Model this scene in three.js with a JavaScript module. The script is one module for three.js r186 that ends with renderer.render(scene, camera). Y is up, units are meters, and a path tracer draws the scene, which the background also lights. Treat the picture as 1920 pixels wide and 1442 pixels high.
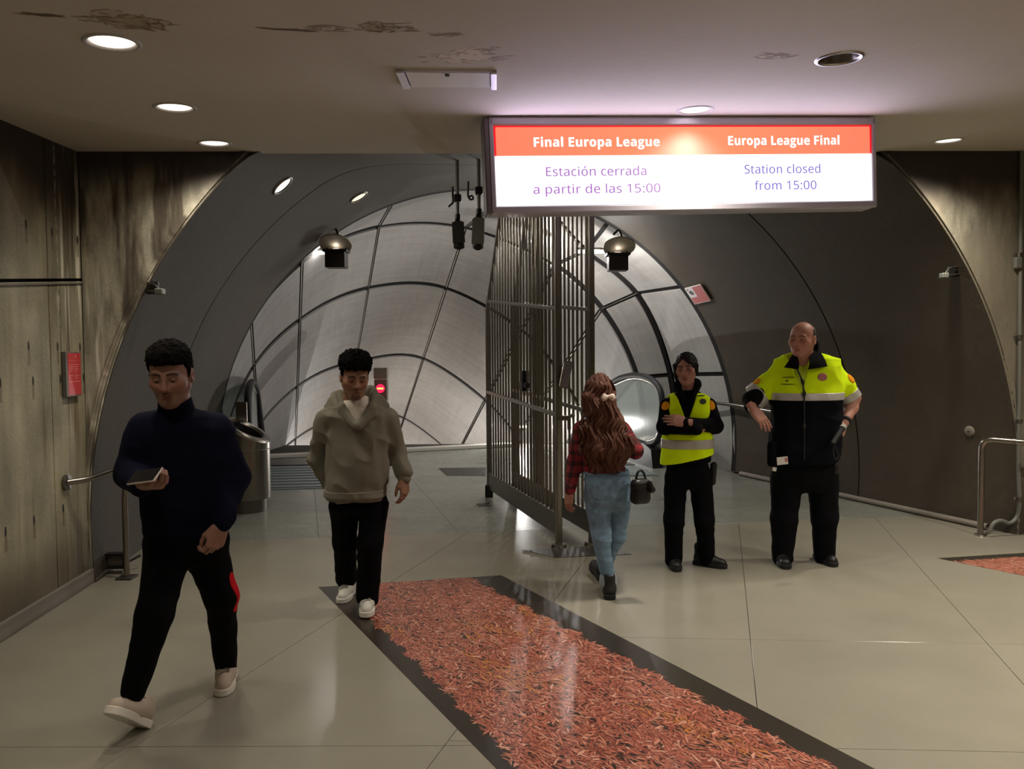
import * as THREE from 'three';
import { RoundedBoxGeometry } from 'three/addons/geometries/RoundedBoxGeometry.js';
import { mergeGeometries } from 'three/addons/utils/BufferGeometryUtils.js';
import { RectAreaLightUniformsLib } from 'three/addons/lights/RectAreaLightUniformsLib.js';

// ---------------------------------------------------------------- camera, background, exposure, light levels
const FPX = 1443, EYE = 1.65, PITCH = 0.041, ROLL = 0.0084;          // focal length in pixels of a 1920 x 1442 frame
const scene = new THREE.Scene();
const camera = new THREE.PerspectiveCamera(2 * Math.atan(721 / FPX) * 180 / Math.PI, 1920 / 1442, 0.05, 80);
camera.position.set(0, EYE, 0);
camera.rotation.set(-PITCH, 0, -ROLL, 'XYZ');
camera.updateMatrixWorld(true);
scene.background = new THREE.Color(0x000000);
const renderer = new THREE.WebGLRenderer({ antialias: true });
renderer.toneMapping = THREE.LinearToneMapping;
renderer.toneMappingExposure = 0.92;
renderer.shadowMap.enabled = true;
RectAreaLightUniformsLib.init();
const LIGHT = {
  down: 9.4, downColor: [1, 0.92, 0.76],       // ceiling downlights, candela
  vault: 6,                                    // downlights in the dark vault
  sign: 4.6, signColor: [0.66, 0.63, 1.0],     // LED board
  tube: 22, tubeColor: [1, 0.97, 0.93],       // fluorescent battens in the escalator hall
};

// ---------------------------------------------------------------- helpers
const V = (x, y, z) => new THREE.Vector3(x, y, z);
let seed = 12345;
function rnd() { seed |= 0; seed = seed + 0x6D2B79F5 | 0; let t = Math.imul(seed ^ seed >>> 15, 1 | seed); t = t + Math.imul(t ^ t >>> 7, 61 | t) ^ t; return ((t ^ t >>> 14) >>> 0) / 4294967296; }
const rr = (a, b) => a + (b - a) * rnd();
const clamp = (x, a = 0, b = 1) => x < a ? a : x > b ? b : x;
const lerp = (a, b, t) => a + (b - a) * t;
const sstep = (a, b, x) => { const t = clamp((x - a) / (b - a)); return t * t * (3 - 2 * t); };
const ray = (px, py) => V((px - 960) / FPX, (721 - py) / FPX, -1).applyMatrix4(new THREE.Matrix4().extractRotation(camera.matrixWorld));
const at = (px, py, d) => { const v = ray(px, py); return V(0, EYE, 0).addScaledVector(v, d / -v.z); };      // point of the place measured in the photograph, at distance d ahead
const onFloor = (px, py, h = 0) => { const v = ray(px, py); return V(0, EYE, 0).addScaledVector(v, (h - EYE) / v.y); };
const project = (p) => { const q = p.clone().applyMatrix4(camera.matrixWorldInverse); return [960 - FPX * q.x / q.z, 721 + FPX * q.y / q.z]; };

const used = {};
const numbered = (n) => { const k = used[n] = (used[n] ?? -1) + 1; return k ? n + '_' + String(k).padStart(3, '0') : n; };
function shadows(o) { o.traverse((m) => { if (m.isMesh) { m.castShadow = true; m.receiveShadow = true; } }); return o; }
function tag(o, label, category, group) { o.userData.label = label; o.userData.category = category; if (group) o.userData.group = group; return o; }
function thing(name, label, category, pos = V(0, 0, 0), group) {
  const o = new THREE.Group(); o.name = numbered(name); o.position.copy(pos); scene.add(o);
  return tag(o, label, category, group);
}
function struct(name, pos) { const o = new THREE.Group(); o.name = name; if (pos) o.position.copy(pos); o.userData.kind = 'structure'; scene.add(o); return o; }
function part(name, geo, mat, parent, label) {
  const m = new THREE.Mesh(geo, mat); m.name = numbered(name); m.castShadow = m.receiveShadow = true;
  if (label) m.userData.label = label;
  parent.add(m); return m;
}
const box = (w, h, d, r = 0.004, x = 0, y = 0, z = 0) => { const g = new RoundedBoxGeometry(w, h, d, 2, Math.min(r, w / 2.01, h / 2.01, d / 2.01)); g.translate(x, y, z); return g; };
const strip = (g) => { const h = g.index ? g.toNonIndexed() : g; for (const k of Object.keys(h.attributes)) if (!['position', 'normal', 'uv'].includes(k)) h.deleteAttribute(k); return h; };
const merge = (list) => mergeGeometries(list.map(strip));
function bar(a, b, r, r2 = r, seg = 12) {       // round bar from a to b
  const d = b.clone().sub(a), g = new THREE.CylinderGeometry(r2, r, d.length(), seg);
  g.applyQuaternion(new THREE.Quaternion().setFromUnitVectors(V(0, 1, 0), d.clone().normalize()));
  g.translate((a.x + b.x) / 2, (a.y + b.y) / 2, (a.z + b.z) / 2); return g;
}
function flatBar(a, b, w, t, side) {            // rectangular bar from a to b, w along side, t across
  const d = b.clone().sub(a), y = d.clone().normalize(), x = side.clone().addScaledVector(y, -side.dot(y)).normalize(), z = x.clone().cross(y);
  const g = new RoundedBoxGeometry(w, d.length(), t, 2, Math.min(w, t) * 0.2);
  g.applyMatrix4(new THREE.Matrix4().makeBasis(x, y, z)); g.translate((a.x + b.x) / 2, (a.y + b.y) / 2, (a.z + b.z) / 2); return g;
}
const tube = (pts, r, seg = 48, rs = 10, closed = false) => new THREE.TubeGeometry(new THREE.CatmullRomCurve3(pts, closed, 'centripetal'), seg, r, rs, closed);
function roundedPath(pts, rad) {                // straight runs joined by bends, for pipes and rails
  const path = new THREE.CurvePath(); let from = pts[0];
  for (let i = 1; i < pts.length; i++) {
    if (i === pts.length - 1) { path.add(new THREE.LineCurve3(from, pts[i])); break; }
    const a = pts[i].clone().add(pts[i - 1].clone().sub(pts[i]).setLength(rad)), b = pts[i].clone().add(pts[i + 1].clone().sub(pts[i]).setLength(rad));
    path.add(new THREE.LineCurve3(from, a)); path.add(new THREE.QuadraticBezierCurve3(a, pts[i], b)); from = b;
  }
  return path;
}
const pipe = (pts, r, rad = 0.06, seg = 60, rs = 12) => new THREE.TubeGeometry(roundedPath(pts, rad), seg, r, rs, false);
function grid(nu, nv, fn, uvfn) {               // an open sheet of nu x nv cells
  const p = [], uv = [], ix = [];
  for (let j = 0; j <= nv; j++) for (let i = 0; i <= nu; i++) { const q = fn(i / nu, j / nv); p.push(q.x, q.y, q.z); const w = uvfn ? uvfn(i / nu, j / nv, q) : [i / nu, j / nv]; uv.push(w[0], w[1]); }
  for (let j = 0; j < nv; j++) for (let i = 0; i < nu; i++) { const a = j * (nu + 1) + i, b = a + 1, c = a + nu + 1, d = c + 1; ix.push(a, b, d, a, d, c); }
  const g = new THREE.BufferGeometry(); g.setAttribute('position', new THREE.Float32BufferAttribute(p, 3)); g.setAttribute('uv', new THREE.Float32BufferAttribute(uv, 2)); g.setIndex(ix); g.computeVertexNormals(); return g;
}
function slabSheet(nu, nv, fn, off, uvfn) {     // the same with thickness: off(u, v, p) is the vector to the back side
  const fr = grid(nu, nv, fn, uvfn), bk = grid(nu, nv, (u, v) => { const p = fn(u, v); return p.add(off(u, v, p)); }, uvfn);
  const out = [fr]; { const ix = bk.index.array; for (let i = 0; i < ix.length; i += 3) { const t = ix[i]; ix[i] = ix[i + 1]; ix[i + 1] = t; } bk.computeVertexNormals(); } out.push(bk);
  const rim = (n, f) => grid(n, 1, (u, v) => { const [a, b] = f(u), p = fn(a, b); return v ? p.add(off(a, b, p)) : p; });
  out.push(rim(nu, (u) => [u, 0]), rim(nu, (u) => [1 - u, 1]), rim(nv, (u) => [0, 1 - u]), rim(nv, (u) => [1, u]));
  return merge(out);
}

// ---------------------------------------------------------------- noise and textures
const hash2 = (x, y) => { let h = Math.imul(x, 374761393) + Math.imul(y, 668265263) | 0; h = Math.imul(h ^ h >>> 13, 1274126177); return ((h ^ h >>> 16) >>> 0) / 4294967296; };
function n2(x, y) { const i = Math.floor(x), j = Math.floor(y), u = x - i, v = y - j, a = u * u * (3 - 2 * u), b = v * v * (3 - 2 * v); return lerp(lerp(hash2(i, j), hash2(i + 1, j), a), lerp(hash2(i, j + 1), hash2(i + 1, j + 1), a), b); }
function fbm(x, y, o = 4) { let s = 0, w = 0.5, t = 0; for (let k = 0; k < o; k++) { s += w * n2(x, y); t += w; w *= 0.5; x = x * 2.03 + 17.1; y = y * 2.03 + 9.7; } return s / t; }
const hash3 = (x, y, z) => hash2(x + Math.imul(z, 7919), y - Math.imul(z, 104729));
function n3(x, y, z) {
  const i = Math.floor(x), j = Math.floor(y), k = Math.floor(z); let u = x - i, v = y - j, w = z - k; u = u * u * (3 - 2 * u); v = v * v * (3 - 2 * v); w = w * w * (3 - 2 * w);
  const f = (kk) => lerp(lerp(hash3(i, j, kk), hash3(i + 1, j, kk), u), lerp(hash3(i, j + 1, kk), hash3(i + 1, j + 1, kk), u), v);
  return lerp(f(k), f(k + 1), w) * 2 - 1;
}
function dataTex(w, h, fn, srgb = true, rep = true) {
  const a = new Uint8Array(w * h * 4);
  for (let j = 0; j < h; j++) for (let i = 0; i < w; i++) { const c = fn((i + 0.5) / w, (j + 0.5) / h), k = (j * w + i) * 4; const t = typeof c === 'number' ? [c, c, c] : c; a[k] = clamp(t[0]) * 255; a[k + 1] = clamp(t[1]) * 255; a[k + 2] = clamp(t[2]) * 255; a[k + 3] = 255; }
  const t = new THREE.DataTexture(a, w, h, THREE.RGBAFormat); t.magFilter = THREE.LinearFilter; t.minFilter = THREE.LinearMipmapLinearFilter; t.generateMipmaps = true;
  t.wrapS = t.wrapT = rep ? THREE.RepeatWrapping : THREE.ClampToEdgeWrapping; if (srgb) t.colorSpace = THREE.SRGBColorSpace; t.needsUpdate = true; return t;
}
function canvasTex(w, h, draw) {
  const c = document.createElement('canvas'); c.width = w; c.height = h; draw(c.getContext('2d'), w, h);
  const t = new THREE.CanvasTexture(c); t.colorSpace = THREE.SRGBColorSpace; t.anisotropy = 8; return t;
}
const std = (o) => new THREE.MeshStandardMaterial({ roughness: 0.8, metalness: 0, ...o });
const srgb = (r, g, b) => new THREE.Color().setRGB(r / 255, g / 255, b / 255, THREE.SRGBColorSpace);
// colour fields periodic over the tile: noise on a torus by blending
const tiled = (f) => (u, v) => { const a = f(u, v), b = f(u - 1, v), c = f(u, v - 1), d = f(u - 1, v - 1); return lerp(lerp(a, b, u), lerp(c, d, u), v); };
const mix3 = (a, b, t) => [lerp(a[0], b[0], t), lerp(a[1], b[1], t), lerp(a[2], b[2], t)];
const C = (r, g, b) => [r / 255, g / 255, b / 255];

const T = {};
{ // terrazzo: pale cement with fine chips, cloudy wear
  const cloud = tiled((u, v) => fbm(u * 5, v * 5, 4)), fine = tiled((u, v) => fbm(u * 60, v * 60, 2));
  T.terrazzo = dataTex(1024, 1024, (u, v) => { const k = 0.9 + 0.16 * cloud(u, v) + 0.02 * (fine(u, v) - 0.5), h = hash2(Math.floor(u * 1024 / 3), Math.floor(v * 1024 / 3)); const s = h > 0.97 ? -0.006 : 0; return [0.56 * k + s, 0.54 * k + s, 0.487 * k + s]; });
  T.terrazzoRough = dataTex(512, 512, (u, v) => 0.17 + 0.06 * cloud(u, v), false);
  T.darkTile = dataTex(512, 512, (u, v) => { const k = 0.8 + 0.3 * cloud(u, v) + 0.2 * (fine(u, v) - 0.5); return [0.53 * k, 0.535 * k, 0.50 * k]; });
  T.concrete = dataTex(1024, 1024, (u, v) => { const k = 0.75 + 0.4 * cloud(u, v) + 0.16 * (fine(u, v) - 0.5); const h = n2(u * 900, v * 900); return [0.52 * k, 0.49 * k, 0.455 * k].map((c) => c * (h > 0.985 ? 0.7 : 1)); });
  T.vaultDark = dataTex(1024, 1024, (u, v) => { const k = 0.7 + 0.5 * cloud(u, v) + 0.14 * (fine(u, v) - 0.5); return [0.27 * k, 0.232 * k, 0.182 * k]; });
  const streak = tiled((u, v) => fbm(u * 3, v * 40, 3)), str2 = tiled((u, v) => fbm(u * 26, v * 4, 3));
  T.panel = dataTex(1024, 1024, (u, v) => { const k = 0.8 + 0.16 * streak(u, v) + 0.14 * cloud(u, v) + 0.12 * (str2(u, v) - 0.5); return [0.62 * k, 0.605 * k, 0.59 * k]; });
  T.bump = dataTex(512, 512, (u, v) => 0.5 + 0.5 * (fine(u, v) - 0.5) + 0.5 * (cloud(u, v) - 0.5), false);
  const weave = (u, v) => 0.5 + 0.2 * Math.sin(u * 128 * 6.283) * Math.sin(v * 128 * 6.283) + 0.5 * (hash2(Math.floor(u * 512), Math.floor(v * 512)) - 0.5);
  T.weave = dataTex(512, 512, weave, false);
}
// ---------------------------------------------------------------- measured frame of the place
const K = onFloor(170, 1093);                                          // corner of the left wall and the portal wall
const U = V(0.987, 0, -0.161).normalize(), N = V(U.z, 0, -U.x);        // along the portal wall, and into the tunnel
const UP = V(0, 1, 0);
const ceilY = (x, d) => 3.123 + 0.0243 * (x + 2.714) + 0.063 * (d - 5.61);
const onCeil = (px, py) => { const v = ray(px, py), k = (EYE - 3.123 - 0.0243 * 2.714 + 0.063 * 5.61) / (-(v.y - 0.0243 * v.x + 0.063 * v.z)); return V(0, EYE, 0).addScaledVector(v, k); };
const portal = (s, y, t = 0) => K.clone().addScaledVector(U, s).addScaledVector(N, t).add(V(0, y, 0));
const AXIS = N.clone().multiplyScalar(3.724).addScaledVector(U, -0.386).normalize();
function vault(t, a, grow = 0) {                                       // dark vault: cone of circles, crown pressed down to the ceiling near the portal
  const k = t / 3.724, s = 3.84 - 0.386 * k, r = 3.84 - 0.486 * k + grow;
  const p = portal(s + r * Math.cos(a), 0.39 + r * Math.sin(a), t);
  const cap = ceilY(p.x, 6.1) + 0.05 + 0.165 * t + grow, e = 0.22, h = clamp(0.5 + 0.5 * (cap - p.y) / e);
  p.y = Math.max(lerp(cap, p.y, h) - e * h * (1 - h), -0.02); return p;
}
function onVault(px, py) {
  let best = [1e9, 0, 0], lo = [0, 0], hi = [3.72, Math.PI];
  for (let pass = 0; pass < 4; pass++) {
    for (let i = 0; i <= 30; i++) for (let j = 0; j <= 60; j++) { const t = lerp(lo[0], hi[0], i / 30), a = lerp(lo[1], hi[1], j / 60), q = project(vault(t, a)), e = Math.hypot(q[0] - px, q[1] - py); if (e < best[0]) best = [e, t, a]; }
    const dt = (hi[0] - lo[0]) / 12, da = (hi[1] - lo[1]) / 20; lo = [Math.max(0, best[1] - dt), best[2] - da]; hi = [Math.min(3.72, best[1] + dt), best[2] + da];
  }
  const t = best[1], a = best[2], p = vault(t, a, -0.014), n = vault(t, a + 0.01).sub(vault(t, a - 0.01)).cross(vault(Math.min(t + 0.02, 3.72), a).sub(vault(Math.max(t - 0.02, 0), a))).normalize();
  if (n.dot(portal(3.6, 0.8, t).sub(p)) < 0) n.negate();
  return { p, n, t, a };
}

// ---------------------------------------------------------------- materials of the setting
{
  const PATCH = [[160, 30, 320, 50, 0], [45, 26, 112, 30, 3], [490, 53, 580, 58, 2], [580, 52, 640, 54, 1], [668, 50, 770, 52, 0], [790, 108, 960, 100, 1], [820, 65, 860, 66, 1], [1420, 104, 1490, 106, 1]];
  T.ceiling = canvasTex(2048, 2048, (g, w, h) => {                     // covers x -4..4, distance 0..8
    g.fillStyle = 'rgb(186,178,165)'; g.fillRect(0, 0, w, h);
    const toPix = (p) => [(p.x + 4) / 8 * w, (1 - (-p.z) / 8) * h];
    for (let i = 0; i < 900; i++) { const x = rr(0, w), y = rr(0, h), r = rr(30, 190), q = g.createRadialGradient(x, y, 0, x, y, r), c = rnd() < 0.5 ? '204,198,186' : '164,154,138'; q.addColorStop(0, `rgba(${c},0.10)`); q.addColorStop(1, `rgba(${c},0)`); g.fillStyle = q; g.fillRect(x - r, y - r, 2 * r, 2 * r); }
    for (const [x0, y0, x1, y1, kind] of PATCH) {
      const a = toPix(onCeil(x0, y0)), b = toPix(onCeil(x1, y1)), L = Math.hypot(b[0] - a[0], b[1] - a[1]), th = Math.atan2(b[1] - a[1], b[0] - a[0]);
      g.save(); g.translate((a[0] + b[0]) / 2, (a[1] + b[1]) / 2); g.rotate(th);
      const W = kind === 2 ? L * 0.035 : kind === 3 ? L * 0.1 : L * 0.27;
      for (let m = 0; m < (kind === 0 ? 5 : 4); m++) {
        const ox = rr(-0.2, 0.2) * L, oy = rr(-0.3, 0.3) * W, rx = L * rr(0.16, 0.34), ry = W * rr(0.5, 1);
        g.beginPath(); for (let i = 0; i <= 40; i++) { const t = i / 40 * 6.283, k = 0.75 + 0.5 * fbm(Math.cos(t) * 2 + x0, Math.sin(t) * 2 + m, 3); g.lineTo(ox + Math.cos(t) * rx * k, oy + Math.sin(t) * ry * k); } g.closePath();
        g.fillStyle = kind === 1 ? 'rgba(206,194,176,0.5)' : kind === 2 ? 'rgba(70,54,40,0.75)' : 'rgba(150,134,108,0.3)'; g.fill();
        g.strokeStyle = kind === 1 ? 'rgba(120,104,90,0.7)' : 'rgba(92,74,50,0.6)'; g.lineWidth = kind === 1 ? 1.6 : 2.6; g.setLineDash([rr(8, 30), rr(4, 16), rr(3, 10), rr(5, 12)]); g.stroke(); g.setLineDash([]);
      }
      for (let m = 0; m < 26; m++) { g.fillStyle = kind === 1 ? 'rgba(130,112,98,0.6)' : 'rgba(90,72,50,0.5)'; const x = rr(-0.55, 0.55) * L, y = rr(-1, 1) * W * 0.9; g.beginPath(); g.ellipse(x, y, rr(2, 12), rr(1, 3), rr(-0.4, 0.4), 0, 7); g.fill(); }
      g.restore();
    }
  });
  T.ceiling.wrapS = T.ceiling.wrapT = THREE.MirroredRepeatWrapping; T.ceiling.repeat.set(1 / 8, 1 / 8); T.ceiling.offset.set(0.5, 0);
}
// left wall: q metres from the corner, y height; top darkened by painted-in shade above the lamp cones, pale runs and rust below the joints
T.wallLeft = dataTex(1536, 1280, (u, v) => {
  const q = u * 4.2, y = v * 3.4, k = 0.82 + 0.4 * (fbm(q * 2.2, y * 2.2, 5) - 0.5) + 0.3 * (fbm(q * 9, y * 1.2, 4) - 0.5) + 0.12 * (n2(q * 160, y * 160) - 0.5);
  let c = [0.67 * k, 0.635 * k, 0.535 * k];
  const darkTop = sstep(2.35, 2.75, y + 0.5 * (fbm(q * 3, y * 1.5, 4) - 0.5) - 0.12 * q); c = mix3(c, C(44, 37, 33), darkTop * 0.88);
  const col = sstep(0.36, 0.30, q + 0.05 * (fbm(y * 5, 3, 3) - 0.5)) , st = sstep(0.52, 0.72, fbm(q * 26, y * 1.6 + 4, 4)) * col * sstep(1.6, 2.3, y);
  c = mix3(c, C(216, 210, 194), st * 0.95); c = mix3(c, C(60, 50, 38), col * sstep(0.5, 0.75, fbm(q * 34 + 8, y * 1.1, 4)) * 0.7);
  const edge = sstep(0.02, 0, Math.abs(q - 0.335 - 0.03 * (fbm(y * 4, 9, 3) - 0.5))) * sstep(1.7, 2.0, y); c = mix3(c, C(206, 198, 180), edge * 0.6 * n2(y * 40, 3));
  const drip = sstep(0.56, 0.78, fbm(q * 12 + 40, y * 0.9, 4)) * sstep(0.0, 1.2, y) * sstep(2.5, 1.2, y); c = mix3(c, C(92, 72, 44), drip * 0.55);
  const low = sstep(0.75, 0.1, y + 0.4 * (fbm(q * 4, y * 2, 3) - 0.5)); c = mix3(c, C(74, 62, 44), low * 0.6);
  for (const hy of [0.62, 1.5, 1.72, 2.48]) { const hq = (Math.round(q / 0.34) + 0.15 * hash2(Math.round(q / 0.34), hy * 100 | 0)) * 0.34, dx = (q - hq) / 0.011, dy = (y - hy) / 0.03; if (dx * dx + dy * dy < 1) c = C(28, 22, 18); if (Math.abs(dx) < 1.2 && y < hy && y > hy - 0.12) c = mix3(c, C(70, 50, 34), 0.35); }
  return c;
}, true, false);
// portal wall: s metres along from the corner, lime runs left of the arch, darker above
T.wallPortal = dataTex(2048, 768, (u, v) => {
  const s = u * 9.6 - 0.2, y = v * 3.6, k = 0.8 + 0.5 * (fbm(s * 2.4, y * 1.6 + 30, 5) - 0.5) + 0.12 * (n2(s * 140, y * 140) - 0.5);
  const hf = 0.8 + 0.4 * fbm(s * 30, y * 7, 4); let c = [0.74 * k * hf, 0.71 * k * hf, 0.63 * k * hf];
  if (s < 4) {
    const lime = sstep(0.40, 0.60, fbm(s * 6, y * 0.8 + 2, 5)) * sstep(3.3, 2.5, y + 0.5 * (fbm(s * 4, 1, 3) - 0.5)) * sstep(1.7, 1.0, s - 0.1 * y), fi = fbm(s * 52, y * 3, 3); c = mix3(c, C(240, 235, 220), lime * (0.25 + 1.1 * sstep(0.35, 0.7, fi)) * 0.9);
    c = mix3(c, C(46, 36, 28), sstep(0.5, 0.7, fbm(s * 9 + 20, y * 1.1 + 9, 5)) * (0.5 + 0.5 * fi) * 0.9);
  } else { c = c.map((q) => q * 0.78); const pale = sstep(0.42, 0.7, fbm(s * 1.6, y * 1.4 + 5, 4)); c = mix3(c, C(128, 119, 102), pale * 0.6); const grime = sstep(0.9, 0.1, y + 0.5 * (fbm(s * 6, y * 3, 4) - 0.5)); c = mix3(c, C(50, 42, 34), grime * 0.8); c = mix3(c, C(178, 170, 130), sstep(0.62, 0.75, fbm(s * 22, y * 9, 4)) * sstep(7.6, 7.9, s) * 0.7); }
  const darkTop = sstep(2.82, 3.12, y + 0.4 * (fbm(s * 2.5, y, 4) - 0.5)); c = mix3(c, C(40, 33, 30), darkTop * 0.85);
  return c;
}, true, false);
const M = {
  terrazzo: std({ map: T.terrazzo, roughnessMap: T.terrazzoRough, roughness: 0.95 }),
  darkTile: std({ map: T.darkTile, roughnessMap: T.terrazzoRough, roughness: 1.2, bumpMap: T.bump, bumpScale: 0.0005 }),
  bedding: std({ color: srgb(54, 48, 40), roughness: 0.95 }),
  ceiling: std({ map: T.ceiling, roughness: 0.85, bumpMap: T.bump, bumpScale: 0.0009 }),
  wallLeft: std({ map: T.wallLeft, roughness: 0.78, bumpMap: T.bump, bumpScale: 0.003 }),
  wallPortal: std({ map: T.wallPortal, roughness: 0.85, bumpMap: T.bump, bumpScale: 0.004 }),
  concrete: std({ map: T.concrete, roughness: 0.85, bumpMap: T.bump, bumpScale: 0.003 }),
  vaultDark: std({ map: T.vaultDark, roughness: 0.7, bumpMap: T.bump, bumpScale: 0.003 }),
  panel: std({ map: T.panel, roughness: 0.62, bumpMap: T.bump, bumpScale: 0.002 }),
  joint: std({ color: srgb(22, 18, 17), roughness: 0.9 }),
  blackMetal: std({ color: srgb(26, 25, 25), roughness: 0.45, metalness: 0.3 }),
  rubber: std({ color: srgb(16, 16, 17), roughness: 0.65 }),
  steel: std({ color: srgb(150, 144, 136), roughness: 0.27, metalness: 1 }),
  steelDull: std({ color: srgb(126, 121, 114), roughness: 0.42, metalness: 1 }),
  plate: std({ color: srgb(74, 70, 66), roughness: 0.5, metalness: 0.6 }),
  painted: std({ color: srgb(170, 166, 160), roughness: 0.5 }),
  whitePaint: std({ color: srgb(206, 200, 190), roughness: 0.5 }),
  greyPlastic: std({ color: srgb(104, 104, 98), roughness: 0.5 }),
  glowWarm: new THREE.MeshStandardMaterial({ color: 0xffffff, emissive: new THREE.Color(1, 0.86, 0.74), emissiveIntensity: 2.2, roughness: 0.5 }),
  glowTube: new THREE.MeshStandardMaterial({ color: 0xffffff, emissive: new THREE.Color(1, 0.97, 0.94), emissiveIntensity: 2.5, roughness: 0.5 }),
};
const metreUV = (tex, m) => { tex.repeat.set(1 / m, 1 / m); return tex; };
metreUV(T.terrazzo, 2.3); metreUV(T.terrazzoRough, 1.9); metreUV(T.darkTile, 1.7); metreUV(T.concrete, 2.5); metreUV(T.vaultDark, 3.1); metreUV(T.panel, 2.2); metreUV(T.bump, 1.3);

// ---------------------------------------------------------------- floor: slabs with open joints on a bedding
{
  const floor = struct('floor');
  const cut = (poly, a, b) => {                                        // both halves of a convex polygon of [x, d]
    const side = (p) => (b[0] - a[0]) * (p[1] - a[1]) - (b[1] - a[1]) * (p[0] - a[0]), L = [], R = [];
    for (let i = 0; i < poly.length; i++) { const p = poly[i], q = poly[(i + 1) % poly.length], x = side(p), y = side(q); (x >= 0 ? L : R).push(p); if ((x > 0) !== (y > 0) && x !== y) { const t = x / (x - y), c = [lerp(p[0], q[0], t), lerp(p[1], q[1], t)]; L.push(c); R.push(c); } }
    return [L, R].filter((p) => p.length > 2);
  };
  const P = (x, y) => { const q = onFloor(x, y); return [q.x, -q.z]; };
  const area = (p) => { let s = 0; for (let i = 0; i < p.length; i++) { const a = p[i], b = p[(i + 1) % p.length]; s += a[0] * b[1] - a[1] * b[0]; } return s / 2; };
  const inset = (poly, g) => {
    let p = area(poly) < 0 ? [...poly].reverse() : poly; const n = p.length, out = [];
    p = p.filter((a, i) => Math.hypot(a[0] - p[(i + 1) % n][0], a[1] - p[(i + 1) % n][1]) > 0.002);
    for (let i = 0; i < p.length; i++) {
      const a = p[(i + p.length - 1) % p.length], b = p[i], c = p[(i + 1) % p.length], l1 = Math.hypot(b[0] - a[0], b[1] - a[1]), l2 = Math.hypot(c[0] - b[0], c[1] - b[1]);
      const n1 = [-(b[1] - a[1]) / l1, (b[0] - a[0]) / l1], n2_ = [-(c[1] - b[1]) / l2, (c[0] - b[0]) / l2], k = g / Math.max(0.3, 1 + n1[0] * n2_[0] + n1[1] * n2_[1]);
      out.push([b[0] + (n1[0] + n2_[0]) * k, b[1] + (n1[1] + n2_[1]) * k]);
    }
    return out;
  };
  const slab = (poly, gap, mat, name, lift = 0) => {
    if (Math.abs(area(poly)) < 0.01) return;
    const q = inset(poly, gap), sh = new THREE.Shape(q.map((p) => new THREE.Vector2(p[0], p[1])));
    const g = new THREE.ExtrudeGeometry(sh, { depth: 0.024, bevelEnabled: true, bevelThickness: 0.0006, bevelSize: 0.0006, bevelSegments: 1, steps: 1 });
    g.rotateX(-Math.PI / 2); g.translate(0, -0.0246 + lift, 0); part(name, g, mat, floor);
  };
  const bed = new THREE.Shape([[-4.4, -4], [6.4, -4], [6.4, 14.2], [-4.4, 14.2]].map((p) => new THREE.Vector2(...p)));
  const bg = new THREE.ExtrudeGeometry(bed, { depth: 0.3, bevelEnabled: false }); bg.rotateX(-Math.PI / 2); bg.translate(0, -0.326, 0); part('bedding', bg, M.bedding, floor);
  const far = [P(505, 861), P(908, 840)], thr = [P(600, 1008), P(1390, 980)];
  let [tun, hall] = cut([[-4.3, -3.9], [6.3, -3.9], [6.3, 14.1], [-4.3, 14.1]], thr[0], thr[1]);
  if (Math.max(...hall.map((p) => p[1])) > 13) [tun, hall] = [hall, tun];
  let parts = [hall];
  const cutAll = (a, b, keep = () => true) => { parts = parts.flatMap((p) => { const c = [p.reduce((s, q) => s + q[0], 0) / p.length, p.reduce((s, q) => s + q[1], 0) / p.length]; return keep(c) ? cut(p, a, b) : [p]; }); };
  const lb = [P(215, 1424), P(860, 1010)], lg = [P(1094, 1054), P(800, 1442)], ld = [P(1387, 1000), P(1420, 1330)], le = [P(1640, 970), P(1920, 1284)];
  cutAll(...ld); cutAll(...lg, (c) => c[0] < 1.2); cutAll(...lb, (c) => c[0] < 0.1); cutAll(...le, (c) => c[0] > 1.2);
  cutAll(P(0, 1401), P(870, 1398), (c) => c[0] < 0.4); cutAll(P(1235, 1196), P(1629, 1203), (c) => c[0] > 0.5); cutAll(P(1500, 1402), P(1900, 1410), (c) => c[0] > 0.5);
  for (const p of parts) slab(p, 0.0022, M.terrazzo, 'slab');
  parts = cut(tun, far[0], far[1]).sort((a, b) => Math.min(...a.map((p) => p[1])) - Math.min(...b.map((p) => p[1]))).slice(0, 1);
  const A2 = [AXIS.x, -AXIS.z], Un = [A2[1], -A2[0]], o = P(598, 1018);
  for (let i = -2; i < 6; i++) { const a = [o[0] + Un[0] * i * 1.25, o[1] + Un[1] * i * 1.25]; cutAll(a, [a[0] + A2[0], a[1] + A2[1]]); }
  for (let i = 0; i < 6; i++) { const a = [o[0] + A2[0] * (0.75 + i * 0.95), o[1] + A2[1] * (0.75 + i * 0.95)]; cutAll(a, [a[0] + Un[0], a[1] + Un[1]]); }
  for (const p of parts) slab(p, 0.002, M.darkTile, 'tile');
  // pale kerb closing the floor at the top of the escalator shaft
  const k0 = onFloor(480, 862), k1 = onFloor(960, 838); part('kerb', flatBar(k0.clone().add(V(0, 0.03, -0.1)), k1.clone().add(V(0, 0.03, -0.1)), 0.2, 0.06, V(0, 0, 1)), M.whitePaint, floor);
}

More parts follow.
